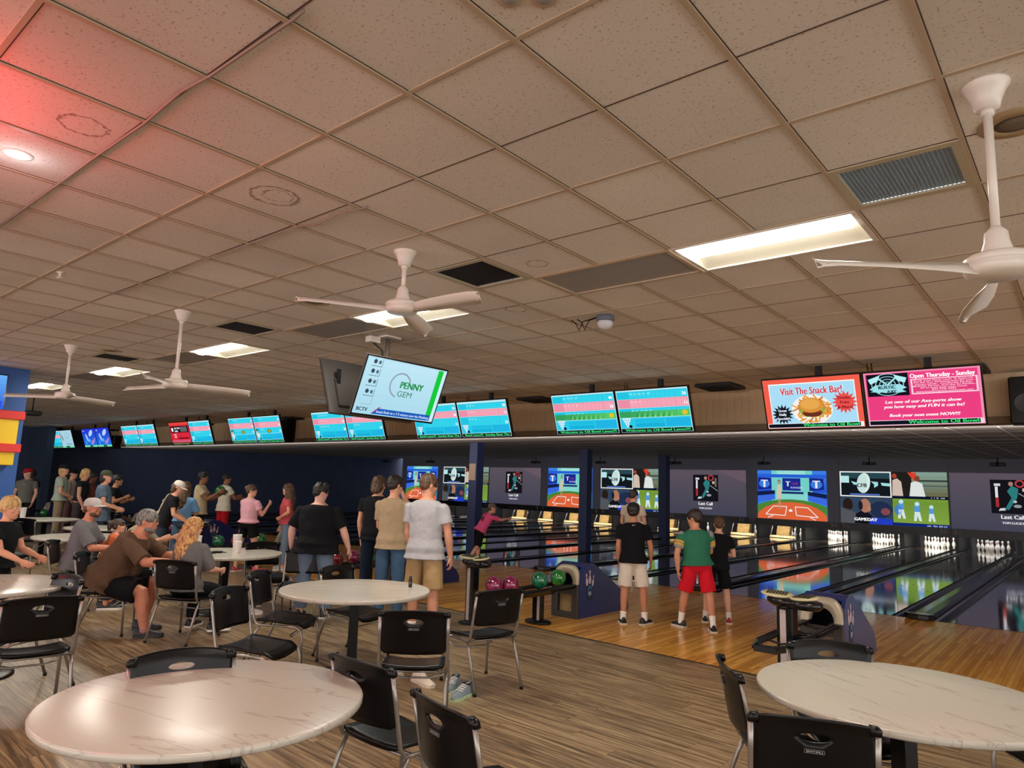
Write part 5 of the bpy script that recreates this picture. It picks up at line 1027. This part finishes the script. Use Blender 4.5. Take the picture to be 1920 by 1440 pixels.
    b.ball((0, .092, -.055), 1, 10, 6, sc=(.024, .010, .012)); b.xf = Matrix.Identity(4)
    ab = 1+.35*(fat-1)
    for i, (sh, el, wr, fd, pn, ud) in enumerate(armp):
        limb(b, [sh, lerp(sh, el, .35), lerp(sh, el, .8), el, lerp(el, wr, .28), lerp(el, wr, .7), wr], [x*s*ab*(1-.12*fem) for x in (.044, .048, .042, .041, .043, .033, .0255)])
        hand(b, wr, fd, pn, s*(1.05), (1 if i == 1 else -1), curl)
    for h, k, a, q in legp:
        limb(b, [h, lerp(h, k, .4), lerp(h, k, .85), k, lerp(k, a, .3), lerp(k, a, .7), a, a+V((0, .0, -.03*s))], [x*s*(1+.4*(fat-1)) for x in (.088, .080, .060, .056, .057, .043, .036, .036)])
    body = skinned(b, 'body', skin(tone), t, vox, 2)
    # ------ trousers or shorts
    fab = fabric(pants, pants); b = MB(); b.loft([tring(*r, gx=.010) for r in TR[:3]])
    for h, k, a, q in legp:
        m = 1+.4*(fat-1)
        if shorts: e = lerp(h, k, shorts); limb(b, [h, lerp(h, e, .5), e], [.095*s*m, .100*s*m, .108*s*m], cut=True)
        else: limb(b, [h, lerp(h, k, .5), k, lerp(k, a, .4), lerp(k, a, .92)], [x*s*m for x in (.094, .090, .078, .074, .068)], cut=True)
    skinned(b, 'shorts' if shorts else 'trousers', fab, t, max(vox, .010), 2, .016*s, DTEX)
    # ------ shirt
    st = (hem-1)*1.0; h0 = (hem*H-P.z if seat is None else -.10*s)/(.535*s); h0 = max(-.30, min(.12, h0)) if seat is None else -.12
    rows = [(h0, .172+.010*fem, .124, 0)]+[r for r in TR[1:] if r[0] > h0+.05 and r[0] < .99]
    b = MB(); b.loft([tring(*rows[0], gx=.050)]+[tring(*r, gx=(.036 if r[0] < .1 else .030 if r[0] < .5 else .018)) for r in rows[1:]]+[tring(1.0, .070, .064, 0, gx=.0)])
    for sh, el, wr, fd, pn, ud in armp:
        if sleeve > 1: e1 = lerp(el, wr, sleeve-1); limb(b, [sh-ud*.01, lerp(sh, el, .5), el, e1], [.058*s*ab, .062*s*ab, .055*s*ab, .049*s*ab], cut=True)
        elif sleeve > .05: e1 = lerp(sh, el, sleeve); limb(b, [sh+d*.004*s, lerp(sh, e1, .5), e1], [.060*s*ab, .066*s*ab, .074*s*ab], cut=True)
    so = skinned(b, 'shirt', fabric(shirt, shirt), t, max(vox, .010), 2, .020*s, DTEX)
    # ------ footwear
    for i, (h, k, a, q) in enumerate(legp):
        xf = Matrix.Translation((a.x, a.y, max(0, a.z-.085*s))) @ Matrix.Rotation(rad(q), 4, 'Z') @ Matrix.Scale(s*.98, 4); b, bs = MB(), MB(); shoe_geo(b, bs, .285, xf=xf)
        cc = shoes if isinstance(shoes, str) else shoes[i]; u = b.build('shoe', mat('shoe_'+cc, cc, .5), t); bs.build('sole', mat('sole_'+sole, sole, .6), u)
        if socks: b = MB(); limb(b, [a+V((0, 0, -.02)), a+(k-a)*.14, a+(k-a)*(.34 if socks[1] else .20)], [.043*s, .043*s, .049*s]); b.build('sock', mat('sock_'+socks[0], socks[0], .9), t)
    # ------ hair
    hm = hair_mat(hair, *HAIR[hair]); b = MB(); b.xf = HM
    if style != 'bald':
        if not cap: b.ball((0, -.012, .038), 1, 20, 14, sc=(.089, .109, .096))
        b.ball((0, -.048, -.005), 1, 16, 10, sc=(.074, .062, .066))
        if style in ('medium', 'long', 'bob'): b.ball((0, -.035, -.02), 1, 18, 12, sc=(.094, .080, .105)); b.ball((0, -.05, -.08), 1, 16, 10, sc=(.085, .058, .06))
        if style == 'curly': rr = random.Random(2); [b.ball((rr.uniform(-.06, .06), rr.uniform(-.08, .05), .09+rr.uniform(-.01, .035)), .032, 8, 6) for _ in range(14)]
        if style == 'bun': b.ball((0, -.10, .055), .045, 12, 8)
        if style == 'pony': b.xf = Matrix.Identity(4); q0 = HM @ V((0, -.11, .06)); limb(b, [q0, q0-hf*.05*s, q0-hf*.05*s-V((0, 0, .10))], [.03, .035, .018])
        if style in ('long', 'wavy'):
            b.xf = Matrix.Identity(4); L_ = .34*s if style == 'wavy' else .40*s; rr = random.Random(label)
            for k in range(15):
                a = PI*(.98+1.04*k/14); o = V((math.cos(a)*.088, math.sin(a)*.092-.01, .0)); q0 = HM @ (o+V((0, 0, .03))); q1 = HM @ (o*1.08+V((0, -.01, -.09)))
                out = (q1-Hc); out.z = 0; q2 = q1-V((0, 0, L_*.45))+out*.12-fwd*.02; q3 = q1-V((0, 0, L_*(.8+.2*math.sin(PI*k/14))))+out*(.20 if style == 'long' else .02)-fwd*.02; j = V((rr.uniform(-.01, .01), 0, 0))
                limb(b, [q0, q1, lerp(q1, q2, .5)+j, q2-j, q3], [.024*s, .030*s, .030*s, .028*s, .014*s], 8)
        b.xf = Matrix.Identity(4)
        skinned(b, 'hair', hm, t, max(vox*.9, .008), 2, .012 if style in ('short', 'curly') else .022, HTEX)
    if beard: b = MB(); b.xf = HM; b.ball((0, .062, -.092), 1, 14, 8, sc=(.044, .034, .030)); b.ball((0, .088, -.042), 1, 10, 6, sc=(.024, .010, .006)); b.ball((.048, .035, -.075), 1, 12, 8, sc=(.022, .05, .030)); b.ball((-.048, .035, -.075), 1, 12, 8, sc=(.022, .05, .030)); skinned(b, 'beard', hair_mat(beard, *HAIR[beard]), t, .008, 1, .006, HTEX)
    if cap:
        cc, cb = cap[0], (cap[1] if len(cap) > 1 else cap[0]); b = MB(); b.xf = HM; n = 20; back = len(cap) > 2
        b.loft([ring_(V((0, -.006, z)), V((1, 0, 0)), V((0, 1, 0)), .088*w, .106*w, n) for z, w in ((.028, 1.0), (.045, 1.02), (.075, .99), (.10, .88), (.118, .70), (.129, .42), (.133, .12))], None, True); cp = b.build('cap', fabric('cap'+cc, cc), t)
        b = MB(); b.xf = HM; rings = []
        for q in range(9):
            u_ = -1+2*q/8; y0 = -.006+.104*math.sqrt(max(0, 1-(u_*.80)**2)); y1 = y0+.075*(1-u_*u_)**.5+.004; x_ = .078*u_; z_ = .040-.010*u_*u_
            rings.append([(x_, y0-.01, z_+.004), (x_*.98, (y0+y1)/2, z_+.002), (x_*.96, y1, z_-.008), (x_*.96, y1, z_-.012), (x_*.98, (y0+y1)/2, z_-.004), (x_, y0-.01, z_-.002)])
        b.loft(rings); b.build('brim', fabric('cap'+cb, cb), cp)
    if face:
        for sd in (-1, 1):
            b = MB(); b.xf = HM; b.ball((sd*.031, .083, .010), 1, 12, 8, sc=(.0145, .010, .0085)); e = b.build('eye', mat('eye_white', 'e8e4de', .3), t)
            b = MB(); b.xf = HM; b.ball((sd*.031, .0915, .010), 1, 10, 6, sc=(.0062, .003, .0062)); b.build('iris', mat('iris_dark', '2a1c14', .3), e)
            b = MB(); b.xf = HM; b.loft([[(sd*(.014+q*.009), .0935-.0016*q*q*.6, .031+.003*math.sin(q)), (sd*(.014+q*.009), .0965-.0016*q*q*.6, .033), (sd*(.014+q*.009), .0935-.0016*q*q*.6, .0375)] for q in range(4)]); b.build('eyebrow', hm, t)
        b = MB(); b.xf = HM; b.ball((0, .100, -.057), 1, 12, 6, sc=(.023, .006, .0055)); b.build('mouth', mat('lips', 'a85a50', .4), t)
    if extra: extra(t, P, N_, d, fwd, xr, s, armp, HM, tring, legp)
    return t
def zat(x, y, py):
    lo, hi = -1., 4.
    for _ in range(40):
        m = (lo+hi)/2; q = Vector((x, y, m-CAMH)); z = q.dot(CF); sy = 720-FPX*q.dot(CU)/z
        if sy > py: lo = m
        else: hi = m
    return m
def back_print(draw, W_, H_, tc=.72, front=False):
    """printed mark lying on the back (or chest) of the shirt"""
    def f(t, P, N_, d, fwd, xr, s, armp, HM, tring, legp):
        sg = -1 if not front else 1; c = P+d*tc*.535*s
        draw().build('printed_back' if not front else 'chest_print', t, W_*s, H_*s, lambda u, v, dd: tuple(c+xr*u*(1 if not front else -1)+d*v+fwd*sg*((.118+.044)*s-abs(u)*.30+dd)), M_DECAL, dz=.0006)
    return f
Dn = dict
def dp(x, depth, y=950):                              # floor point under photo column x at a given distance along the view
    q = CF+CR*((x-960)/FPX)-CU*((y-720)/FPX); return (q.x*depth, q.y*depth)
# --- the three men in the middle
person((-5.92, 5.58), 112, zat(-5.92, 5.58, 888), 'person in a pale grey t-shirt and khaki cargo shorts, back to us, looking right', fat=1.10, arms=(Dn(fwd=6, out=6, bend=14), Dn(fwd=2, out=13, bend=10, inn=-4)), legs=(Dn(fwd=3, out=3), Dn(fwd=-4, out=5)), headyaw=-38, headpitch=12, tone='c98f72', hair='brown', shirt='a6a4a8', sleeve=.62, hem=.48, pants='a58a62', shorts=.92, shoes='d8d0c4', socks=('e8e4de', 0), vox=.0075, curl=.7)
person((-7.02, 6.02), 112, zat(-7.02, 6.02, 891), 'person in a tan t-shirt and blue jeans standing with back to us', arms=(Dn(fwd=10, out=4, bend=45, inn=20), Dn(fwd=10, out=4, bend=45, inn=20)), headyaw=-22, headpitch=8, hair='dark', shirt='ab9678', sleeve=.7, hem=.485, pants='44607f', shoes='b8b0a8', vox=.009)
person((-8.05, 6.60), 118, zat(-8.05, 6.60, 892), 'person in a black t-shirt with long brown hair, raising the right hand to the head', fat=1.12, arms=(Dn(fwd=2, out=10, bend=6), Dn(fwd=70, out=42, bend=105, inn=28)), headyaw=-15, headpitch=10, tone='e0aa90', hair='brown', style='bob', shirt='1c1c22', sleeve=.5, hem=.5, pants='1e2a3c', shoes='202024', vox=.0085, curl=.7, extra=lambda t, P, N_, d, fwd, xr, s, armp, HM, tring, legp: [(_b := MB(), limb(_b, [armp[0][2]-armp[0][3]*.02, armp[0][2]], [.030, .030]), _b.build('wristband', M_BLACK, t))])
person((-7.78, 5.42), 125, zat(-7.78, 5.42, 906), 'large person in a loose black t-shirt and faded jeans, seen from behind, head turned right', fat=1.58, arms=(Dn(fwd=0, out=22, bend=15, inn=-5), Dn(fwd=0, out=24, bend=18, inn=-14)), legs=(Dn(out=4), Dn(out=5)), headyaw=-50, headpitch=14, tone='dcab98', hair='black', style='curly', shirt='17171b', sleeve=.85, hem=.47, pants='6a7a90', shoes='333338', vox=.010)
# --- pink jersey boy bowling
def jersey():
    p = Pic(10, 10); p.hold(); p.text('85', 5, 1.2, 6.6, '1c1418', 'c', bold=.22); p.text('GIBBONS', 5, 8.0, 1.7, '1c1418', 'c', bold=.06); return p
person((-10.35, 11.35), 78, zat(-10.35, 11.35, 938), 'person in a pink jersey numbered 85 and grey cap leaning forward after rolling a ball', lean=30, side=8, arms=(Dn(fwd=-15, out=20, bend=10), Dn(fwd=78, out=12, bend=18)), legs=(Dn(fwd=8, out=3, knee=10), Dn(fwd=-22, out=4, knee=18)), headyaw=-20, hs=1.1, hair='brown', cap=('6a625c',), shirt='e0588a', sleeve=.7, hem=.52, pants='141416', shorts=.95, shoes='5a3428', socks=('e0a8a8', 0), vox=.012, kid=True, extra=back_print(jersey, .26, .28, .66))
# --- boys on the approach
p = at(1186, 1170, 0)
def swoosh():
    q = Pic(4, 1); q.poly([(0, .2), (1, 0), (4, .9), (1.2, .45), (.6, .8)], 'f0f0f0'); return q
person((p.x, p.y), 124, zat(p.x, p.y, 943), 'person in a black t-shirt and white shorts, seen from behind on the approach', arms=(Dn(fwd=6, out=6, bend=16), Dn(fwd=8, out=15, bend=14, inn=-3)), legs=(Dn(out=4, toe=8), Dn(out=7, toe=-38)), hs=1.08, headyaw=-8, headpitch=4, tone='b97f62', hair='black', shirt='121216', sleeve=.62, hem=.5, pants='cfc4b8', shorts=.90, shoes='1e1c1e', sole='d0c8bc', socks=('ece6e0', 0), vox=.0085, kid=True, extra=back_print(swoosh, .06, .015, .93))
p2 = at(1308, 1180, 0)
def raglan(t, P, N_, d, fwd, xr, s, armp, HM, tring, legp):
    for i in (0, 1):
        b = MB(); sh, el = armp[i][0], armp[i][1]; limb(b, [sh+(el-sh)*-.05, lerp(sh, el, .4), lerp(sh, el, .70)], [.064*s, .072*s, .080*s], cut=True); skinned(b, 'sleeve', fabric('8f8e90', '8f8e90'), t, .010, 2)
        b = MB(); limb(b, [lerp(sh, el, .34), lerp(sh, el, .40)], [.078*s, .079*s], cut=True); limb(b, [lerp(sh, el, .50), lerp(sh, el, .56)], [.081*s, .082*s], cut=True); b.build('yellow_stripe', fabric('d8a23c', 'd8a23c'), t)
person((p2.x, p2.y), 128, zat(p2.x, p2.y, 955), 'person in a green and grey raglan shirt, red shorts and white socks, seen from behind', fat=1.22, side=-3, arms=(Dn(fwd=-8, out=16, bend=12), Dn(fwd=22, out=8, bend=60, inn=25)), legs=(Dn(fwd=10, out=10, toe=35), Dn(fwd=-10, out=8, toe=-5)), hs=1.12, headyaw=48, headpitch=12, tone='c68a6c', hair='dark', shirt='2f6e55', sleeve=.3, hem=.53, pants='c81a2a', shorts=.86, shoes='26242a', sole='d8d4cc', socks=('f2efea', 1), vox=.0085, kid=True, face=True, extra=raglan)
p3 = at(1345, 1167, 0)
person((p3.x, p3.y), 118, 1.42, 'person in black hidden behind the green shirt, wearing one dark and one red bowling shoe', side=4, arms=(Dn(fwd=30, out=10, bend=70, inn=30), Dn(fwd=10, out=14, bend=90, inn=60)), legs=(Dn(out=9), Dn(out=8)), hs=1.05, hair='brown', tone='d8a58c', shirt='17161a', pants='141418', shorts=.85, shoes=('222024', 'a02438'), socks=('e8e4e0', 0), hem=.5, vox=.012, kid=True)
p4 = at(1186, 1085, 0)
person((p4.x, p4.y), 98, zat(p4.x, p4.y, 918), 'person in a cream t-shirt and light grey trousers standing behind the black t-shirt, head tilted', arms=(Dn(out=12, bend=20), Dn(out=10, bend=20)), headyaw=-10, headpitch=14, hair='dark', shirt='c8b8a4', hem=.5, pants='8f949c', shoes='c86a70', vox=.012)
# --- left half, bowlers at the far lanes
def tee_print():
    q = Pic(10, 10); q.hold(); q.text('BDS', 1.0, 2.2, 3.0, '1c2440', 'l', bold=.2); q.disc(3, 6.6, 1.1, .9, 'c84a6a'); q.disc(6.2, 8.0, .9, .7, 'd8a83c'); q.disc(5.2, 5.8, 1.0, .5, 'e0b04a'); return q
person(dp(539, 13.5), 238, zat(*dp(539, 13.5), 906), 'person in a coral t-shirt and light jeans, hand on hip, looking left', fem=1, side=-4, arms=(Dn(fwd=-8, out=42, bend=62, inn=42), Dn(out=8, bend=14)), headyaw=-22, tone='dca084', hair='brown', style='wavy', shirt='cf5a62', hem=.53, pants='7890a8', shoes='c8c4c0', vox=.012, face=True)
person(dp(468, 13), 108, zat(*dp(468, 13), 908), 'person in a pale pink t-shirt and black shorts, right fist raised, stepping in red shoes', fem=.9, fat=1.12, arms=(Dn(fwd=30, out=5, bend=60, inn=20), Dn(fwd=22, out=14, bend=122, inn=-6)), legs=(Dn(fwd=-4, out=6), Dn(fwd=6, out=12, toe=-50)), headyaw=-55, tone='dda58c', hair='brown', style='bun', shirt='e0aab8', hem=.56, pants='121216', shorts=.55, shoes='b83a4c', sole='e6dcd4', vox=.011, curl=1.4)
person(dp(419, 17.6), 92, zat(*dp(419, 17.6), 888), 'person in a white printed t-shirt and red trousers, seen from behind', arms=(Dn(fwd=30, out=6, bend=70, inn=20), Dn(fwd=30, out=8, bend=60, inn=20)), headyaw=-45, tone='9a6a50', hair='black', shirt='ddd8c4', hem=.48, pants='b81e2c', shoes='4a2424', vox=.014, extra=back_print(tee_print, .26, .3, .68))
person(dp(374, 15.2), 52, zat(*dp(374, 15.2), 884), 'person in a cream t-shirt holding a green bowling ball at chest height', arms=(Dn(fwd=35, out=8, bend=85, inn=-4), Dn(fwd=40, out=10, bend=85, inn=6)), headyaw=-6, tone='8f6048', hair='black', style='curly', shirt='c9b896', hem=.49, pants='1c1a20', shoes='302a2a', vox=.014, curl=.9)
a = rad(52); ball(Vector((dp(374, 15.2)[0]+.42*math.cos(a)-.05, dp(374, 15.2)[1]+.42*math.sin(a), 1.42)), GREEN, 'green bowling ball held up by the person in the cream t-shirt')
person(dp(345, 12.8), 122, zat(*dp(345, 12.8), 903), 'person in a light blue t-shirt with long wavy brown hair, seen from behind', fem=.9, arms=(Dn(fwd=25, out=12, bend=60, inn=30), Dn(fwd=25, out=12, bend=60, inn=30)), headyaw=-10, hair='brown', style='wavy', shirt='6f9cc8', hem=.55, sleeve=.9, pants='5a7492', shoes='b0a8a0', vox=.012)
person(dp(306, 12.3), 62, zat(*dp(306, 12.3), 900)+.03, 'person in a white trucker cap and black printed t-shirt leaning forward', lean=20, arms=(Dn(fwd=15, out=8, bend=40), Dn(fwd=10, out=14, bend=50, inn=10)), headyaw=-18, headpitch=24, hair='brown', style='medium', cap=('d8d0c8',), shirt='202024', hem=.5, pants='3a4656', shoes='2a2a2e', vox=.012, face=True, extra=back_print(lambda: Pic(8, 4).hold().text('LAKE', .3, .8, 2.6, 'e8e8ea', 'l', bold=.15), .24, .10, .72))
person(dp(304, 13.5), 62, 1.64, 'person in a cream t-shirt mostly hidden behind the white trucker cap', lean=22, arms=(Dn(out=10, bend=30), Dn(out=10, bend=30)), hair='brown', shirt='c0b090', pants='2a2c34', vox=.015)
person(dp(191, 13.6), 66, zat(*dp(191, 13.6), 880)-.02, 'person in a grey blue polo shirt and olive cap, looking right', fat=1.08, arms=(Dn(fwd=8, out=10, bend=60, inn=15), Dn(fwd=8, out=12, bend=60, inn=15)), headyaw=-26, hair='dark', style='medium', cap=('4c5440', '55606a'), shirt='5c6e80', hem=.44, pants='3a4048', shoes='262628', vox=.013, face=True)
person(dp(205, 14.6), 55, 1.70, 'person in dark clothes with bare forearms crossed, behind the grey blue polo', lean=8, arms=(Dn(fwd=20, out=20, bend=90, inn=30), Dn(fwd=20, out=30, bend=100, inn=40)), tone='b0805f', hair='black', shirt='15171c', pants='141820', vox=.015)
person(dp(166, 17.0), 50, 1.72, 'person in a dusky red shirt in the shadow behind the blond head', arms=(Dn(out=8, bend=30), Dn(out=10, bend=40)), tone='7c4a3c', hair='black', shirt='6a3a34', pants='221e22', vox=.015)
person(dp(147, 16.6), 52, zat(*dp(147, 16.6), 878), 'person with blond hair in a dark vest looking down to the right', lean=5, arms=(Dn(out=8, bend=20), Dn(out=8, bend=20)), headyaw=-12, headpitch=14, tone='c98f74', hair='blond', style='medium', shirt='1c2026', sleeve=.25, pants='3c3438', vox=.014, face=True)
person(dp(128, 18.2), 55, 1.78, 'person in a pale t-shirt directly behind the mint polo shirt', arms=(Dn(out=8, bend=20), Dn(out=9, bend=30)), hair='dark', cap=('17181c',), shirt='b8ac9c', pants='6a4a48', vox=.015)
person(dp(110, 17), 66, zat(*dp(110, 17), 870), 'person in a mint green polo shirt, dark cap and khaki trousers, looking right', arms=(Dn(fwd=5, out=9, bend=45, inn=10), Dn(fwd=5, out=12, bend=60, inn=30)), headyaw=-28, hair='blond', style='medium', cap=('202228',), shirt='a2b0a0', hem=.53, pants='8c7a60', shoes='3a3434', vox=.013, face=True)
person(dp(45, 18), 322, zat(*dp(45, 18), 878), 'person in a red cap and grey t-shirt facing us, looking left', arms=(Dn(fwd=4, out=12, bend=20), Dn(fwd=4, out=12, bend=22)), headyaw=-46, headpitch=8, tone='d8a890', hair='brown', cap=('a81e30',), shirt='6a6a64', hem=.5, pants='18181c', shoes='a83038', vox=.014, face=True, extra=back_print(lambda: Pic(4, 4).hold().text('M', .8, .8, 2.6, 'a8a49c', 'l', bold=.15), .06, .06, .78, True))
person((-23.5, 6.6), 300, 1.75, 'person in shadow behind the red cap, by the blue pillar', tone='4a3430', hair='black', shirt='242832', pants='1c1e26', vox=.016)
# --- seated and near-left people
def glasses(t, P, N_, d, fwd, xr, s, armp, HM, tring, legp):
    b = MB(); b.xf = HM
    for sd in (-1, 1): b.tube([(sd*.031+.022*math.cos(a), .1, .008+.017*math.sin(a)) for a in (2*PI*k/14 for k in range(15))], .0018, 5); b.tube([(sd*.053, .098, .012), (sd*.075, .05, .012), (sd*.08, -.01, .008)], .0018, 5)
    b.tube([(-.009, .103, .012), (.009, .103, .012)], .002, 5); b.build('eyeglasses', M_DARKMET, t)
person((-8.42, 3.18), 50, 1.86, 'person in a brown t-shirt with glasses, grey hair and beard, seated leaning on the table', fat=1.5, lean=32, seat=.46, arms=(Dn(fwd=52, out=14, bend=38, inn=10), Dn(fwd=50, out=14, bend=42, inn=6)), legs=(Dn(fwd=86, out=8, knee=96), Dn(fwd=80, out=10, knee=70)), headyaw=-4, headpitch=6, tone='c98468', hair='grey', style='short', shirt='5f4838', sleeve=.9, pants='17171b', shorts=.9, shoes='26262a', sole='2c2c30', socks=('8a7a80', 0), beard='grey', face=True, vox=.0085, extra=glasses)
person((-7.62, 3.67), 118, 1.56, 'person with long strawberry blond hair seated on a chair with back to us', fem=1, fat=1.15, lean=6, seat=.46, arms=(Dn(fwd=30, out=10, bend=50, inn=20), Dn(fwd=16, out=16, bend=66, inn=6)), legs=(Dn(fwd=84, out=4, knee=84), Dn(fwd=80, out=8, knee=78, toe=-40)), headyaw=-25, headpitch=14, tone='e0a890', hair='strawberry', style='long', shirt='6a6666', sleeve=.95, pants='1a1a1e', shoes='26262a', sole='f0e8e0', vox=.0085)
person((-10.15, 3.44), 58, 1.80, 'person in a grey t-shirt, light grey trucker cap and beard, seated looking right', fat=1.15, lean=10, seat=.46, arms=(Dn(fwd=30, out=8, bend=58, inn=20), Dn(fwd=30, out=10, bend=60, inn=14)), legs=(Dn(fwd=85, knee=85), Dn(fwd=85, knee=85)), headyaw=-18, tone='c98468', hair='brown', cap=('b8b0ac', 'c4bcb8'), shirt='6e6c70', sleeve=.85, pants='2c3038', beard='brown', face=True, vox=.0095)
person(dp(204, 9.1, 1010), 75, 1.05, 'child in an orange top with a brown ponytail, beside the grey cap', fem=.5, lean=14, seat=.56, arms=(Dn(fwd=40, bend=50), Dn(fwd=40, bend=40)), legs=(Dn(fwd=80, knee=80), Dn(fwd=80, knee=80)), hs=1.22, headyaw=-5, hair='dusk', style='pony', shirt='d8744c', pants='c86a40', tone='dca58a', vox=.009, kid=True, grp=None)
person(dp(222, 10.7, 1000), 40, 1.68, 'person in a tan camouflage shirt bent forward at the table, partly hidden by the child', lean=48, seat=.46, arms=(Dn(fwd=50, bend=60), Dn(fwd=50, bend=60)), legs=(Dn(fwd=85, knee=85), Dn(fwd=85, knee=85)), headpitch=30, hair='dusk', shirt='a0907a', sleeve=1.6, pants='2e3a30', vox=.012)
q = CF+CR*((9-960)/FPX)-CU*((958-720)/FPX); q = q*6.95
person((q.x, q.y), 44, zat(q.x, q.y, 932), 'blond person in a black t-shirt at the left edge, hands out in front', lean=4, arms=(Dn(fwd=20, out=6, bend=50, inn=10), Dn(fwd=22, out=4, bend=42, inn=8)), headyaw=-6, headpitch=6, hs=1.12, tone='d89a7c', hair='blond', shirt='17171b', hem=.53, pants='1a1c20', shorts=.9, shoes='2a2a2e', face=True, vox=.0075, kid=True)
flush()
